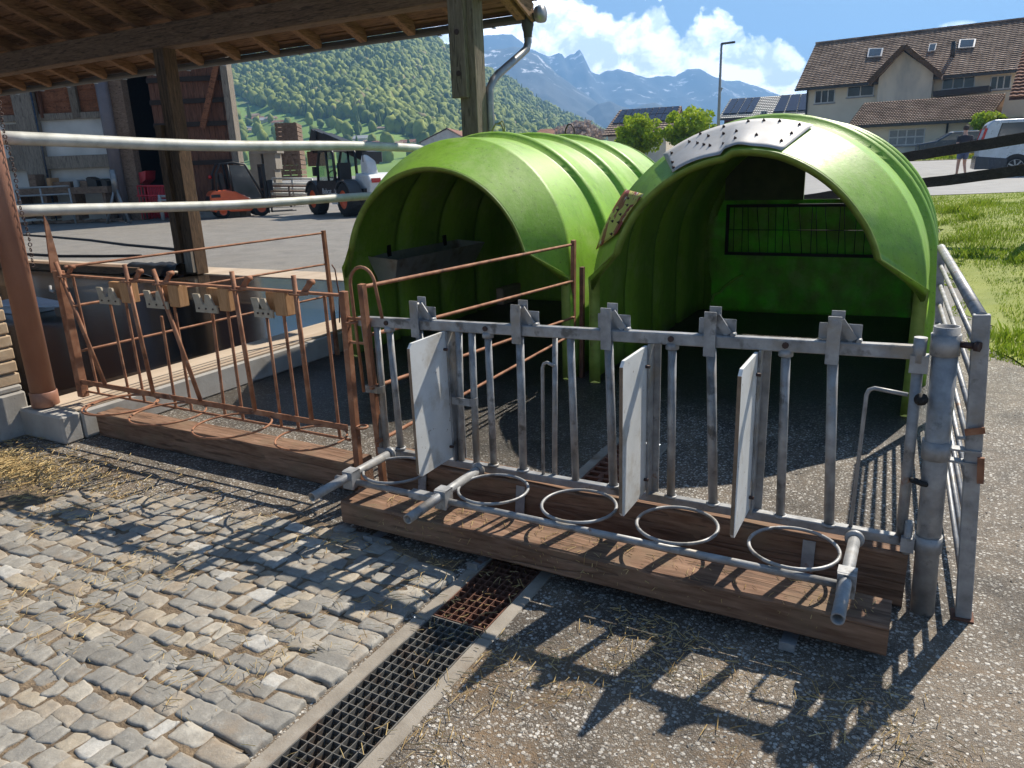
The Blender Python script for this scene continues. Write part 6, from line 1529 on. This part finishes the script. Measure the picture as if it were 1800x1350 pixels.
# ---------------------------------------------------------------- mountains
def mountain_mat():
    m, t = newmat('alpine_rock'); g = t.n('ShaderNodeNewGeometry'); s_ = t.n('ShaderNodeSeparateXYZ'); t.l(g.outputs['Position'], s_.inputs[0]); v = t.coords('Object')
    n = t.noise(v, .006, 9, .65); n2 = t.noise(t.coords('Object', (1,1,.35)), .012, 8, .7)
    rock = t.ramp(n, [(.3, (.05,.055,.05)), (.7, (.14,.14,.13))])
    h = t.math('MULTIPLY', s_.outputs[2], 1/420)
    sn = t.math('MULTIPLY', t.ramp(n2, [(.585, 0.0), (.61, 1.0)]), t.ramp(h, [(.5, 0.0), (.75, 1.0)]))
    c = t.mix(sn, rock, (.8,.82,.85)); t.out(t.bsdf(c, .9, 0, None, .1)); return m
MT['alp'] = mountain_mat()
def range_(name, prof, D, depth, seed, rough):
    pts = [elev(*p) for p in prof]; T = [a for a, b in pts]; Hh = [b for a, b in pts]; ts = np.linspace(T[0], T[-1], 240); V = []; J = 36
    for j in range(-8, J+1):
        f = j/J; r0 = D-depth*f
        for t_ in ts:
            h = float(np.interp(t_, T, Hh))*D; fall = (1-abs(f))**1.15 if j >= 0 else max(0, 1-abs(f)*3)
            nz = mnoise.fractal(Vector((t_*D*.004+seed, f*6, seed)), .8, 2.1, 6)*rough*1.1*(1-(1-min(1,abs(f)*1.0))**3)*fall+mnoise.noise(Vector((t_*D*.03, f*2, seed)))*rough*.10*(j <= 3)
            p = cg(t_*D*(1-f*.0), r0); V.append((p.x, p.y, max(-2, h*fall+1.6*fall+nz)))
    n = len(ts); F = [(j*n+i, j*n+i+1, (j+1)*n+i+1, (j+1)*n+i) for j in range(J+8) for i in range(n-1)]
    tag(np_mesh(name, V, F, MT['alp'], True), kind='structure')
range_('mountains', ((600,150),(700,110),(760,95),(800,82),(850,62),(900,60),(930,85),(965,100),(985,92),(993,102),(1003,95),(1010,94),(1018,87),(1026,97),(1032,112),(1040,127),(1052,131),(1070,124),(1090,122),(1110,128),(1140,138),(1160,133),(1185,134),(1210,122),(1230,120),(1255,135),(1275,142),(1300,142),(1340,155),(1380,172),(1450,185),(1600,215),(1800,250)), 4200, 1500, 3.0, 70)
range_('mountains_front', ((560,120),(700,100),(800,92),(860,88),(905,82),(925,87),(945,95),(960,112),(980,130),(1010,152),(1040,172),(1060,190),(1080,200),(1100,212),(1150,240),(1250,270)), 3000, 1300, 11.0, 50)
range_('mountains_low', ((960,240),(1020,205),(1050,183),(1072,178),(1090,186),(1110,192),(1130,184),(1150,180),(1175,190),(1200,205),(1260,215),(1320,235),(1400,250)), 2500, 700, 17.0, 18)
# ---------------------------------------------------------------- haze
hm, ht = newmat('air'); pv = ht.n('ShaderNodeVolumePrincipled'); pv.inputs['Color'].default_value = (.25,.53,1.0,1); pv.inputs['Density'].default_value = HAZE_D; pv.inputs['Anisotropy'].default_value = .2
ht.out(None, pv.outputs[0])
def haze():
    m = MB(); c = [cg(-3800,-900), cg(5200,-900), cg(5200,5200), cg(-3800,5200)]
    vs = [(p.x,p.y,-6) for p in c]+[(p.x,p.y,760) for p in c]; m.add(vs, [(0,3,2,1),(4,5,6,7),(0,1,5,4),(1,2,6,5),(2,3,7,6),(3,0,4,7)])
    tag(m.build('haze', hm), 'thin blue air haze', 'haze', kind='stuff')
if HAZE_D > 0: haze()
# ---------------------------------------------------------------- world, sun, camera
SAZ = R(74.3); SEL = R(46.1)
sdir = Vector((math.cos(SAZ)*math.cos(SEL), math.sin(SAZ)*math.cos(SEL), math.sin(SEL)))
w = bpy.data.worlds.new('World'); scene.world = w; w.use_nodes = True
class WT(NT):
    def __init__(s, w): s.t = w.node_tree; s.t.nodes.clear()
t = WT(w)
sky = t.n('ShaderNodeTexSky', sky_type='NISHITA'); sky.sun_disc = False; sky.sun_elevation = SEL; sky.sun_rotation = math.pi/2-SAZ; sky.altitude = 500; sky.air_density = 1.0; sky.dust_density = .6; sky.ozone_density = 1.6
tc = t.n('ShaderNodeTexCoord'); mp = t.n('ShaderNodeMapping'); mp.vector_type = 'POINT'; mp.inputs['Rotation'].default_value = (0,0,-HEAD); t.l(tc.outputs['Generated'], mp.inputs[0])
s_ = t.n('ShaderNodeSeparateXYZ'); t.l(mp.outputs[0], s_.inputs[0])
hyp = t.math('SQRT', t.math('ADD', t.math('MULTIPLY', s_.outputs[0], s_.outputs[0]), t.math('MULTIPLY', s_.outputs[1], s_.outputs[1])))
el = t.math('ARCTAN2', s_.outputs[2], hyp); az = t.math('ARCTAN2', s_.outputs[0], s_.outputs[1])
# cloud bank: top elevation as a function of azimuth (degrees in ramp units), eaten by noise
def dirof(x, y):
    d = ray(x, y).normalized(); return math.atan2(d.dot(XC), d.dot(YC)), math.asin(d.z)
tops = [dirof(*p) for p in ((560,55),(700,80),(790,50),(850,-10),(915,0),(960,8),(1010,20),(1060,30),(1095,62),(1120,40),(1150,22),(1172,35),(1185,85),(1200,92),(1225,55),(1262,32),(1285,50),(1310,78),(1345,82),(1385,98),(1405,120),(1425,170),(1500,240),(1700,262))]
tops = [(-1.6, .0), (-.8, .03)]+tops+[(1.3,.03),(2.2,.0)]
azn = t.math('DIVIDE', t.math('ADD', az, math.pi), 2*math.pi)
stops = [((a+math.pi)/(2*math.pi), b/.5) for a, b in tops]; stops.sort(); stops = stops[:32]
top = t.math('MULTIPLY', t.ramp(azn, stops), .5)
cv = t.n('ShaderNodeCombineXYZ'); t.l(t.math('MULTIPLY', az, 1.0), cv.inputs[0]); t.l(t.math('MULTIPLY', el, 1.25), cv.inputs[1])
nA = t.noise(cv.outputs[0], 24, 9, .62, .3); nB = t.noise(cv.outputs[0], 9, 5, .55)
cv2 = t.n('ShaderNodeCombineXYZ'); t.l(t.math('ADD', az, .010), cv2.inputs[0]); t.l(t.math('MULTIPLY', t.math('ADD', el, .016), 1.25), cv2.inputs[1])
nA2 = t.noise(cv2.outputs[0], 24, 9, .62, .3)
nz = t.math('ADD', t.math('MULTIPLY', t.math('SUBTRACT', nA, .5), .060), t.math('MULTIPLY', t.math('SUBTRACT', nB, .5), .035))
dd = t.math('ADD', t.math('ADD', t.math('SUBTRACT', top, el), .014), nz)
mask = t.ramp(t.math('DIVIDE', dd, .1), [(.0, 0.0), (.03, .5), (.09, .95), (.2, 1.0)])
# one small puff high on the right and wisps
ax_, ex_ = dirof(1682, 45)
pd = t.math('ADD', t.math('MULTIPLY', t.math('POWER', t.math('MULTIPLY', t.math('SUBTRACT', az, ax_), 52.0), 2.0), 1.0), t.math('POWER', t.math('MULTIPLY', t.math('SUBTRACT', el, ex_), 200.0), 2.0))
puff = t.ramp(t.math('ADD', pd, t.math('MULTIPLY', t.math('SUBTRACT', nA, .5), 1.5)), [(.3, 1.0), (1.0, 0.0)])
mask = t.math('MAXIMUM', mask, t.math('MULTIPLY', puff, .9))
shade = t.math('ADD', t.math('MULTIPLY', t.math('SUBTRACT', nA, nA2), 3.2), t.math('MULTIPLY', t.math('SUBTRACT', nB, .5), 1.1))
cl = t.ramp(t.math('ADD', shade, .56), [(.2, (24,25,27)), (.5, (36,36.5,37)), (.78, (50,50,49))])
mixn = t.mix(mask, sky.outputs[0], cl)
bg = t.n('ShaderNodeBackground'); bg.inputs['Strength'].default_value = SKY_S; t.l(mixn, bg.inputs[0]); ow = t.n('ShaderNodeOutputWorld'); t.l(bg.outputs[0], ow.inputs['Surface'])
sd = bpy.data.lights.new('sun', 'SUN'); sd.energy = SUN_E; sd.angle = R(.53); sd.color = (1.0, .925, .80)
so = bpy.data.objects.new('sun', sd); COL.objects.link(so); so.rotation_euler = sdir.to_track_quat('Z', 'Y').to_euler(); so.location = (0, 0, 30)
cd = bpy.data.cameras.new('camera'); cam = bpy.data.objects.new('camera', cd); COL.objects.link(cam); scene.camera = cam
cd.sensor_width = 36; cd.lens = 36*FPX/1800; cd.clip_start = .05; cd.clip_end = 20000
cam.matrix_world = Matrix(((_r.x, _u.x, -_f.x, CAM.x), (_r.y, _u.y, -_f.y, CAM.y), (_r.z, _u.z, -_f.z, CAM.z), (0,0,0,1)))
scene.view_settings.view_transform = 'Standard'; scene.view_settings.look = 'None'; scene.view_settings.exposure = EXPO; scene.view_settings.gamma = 1
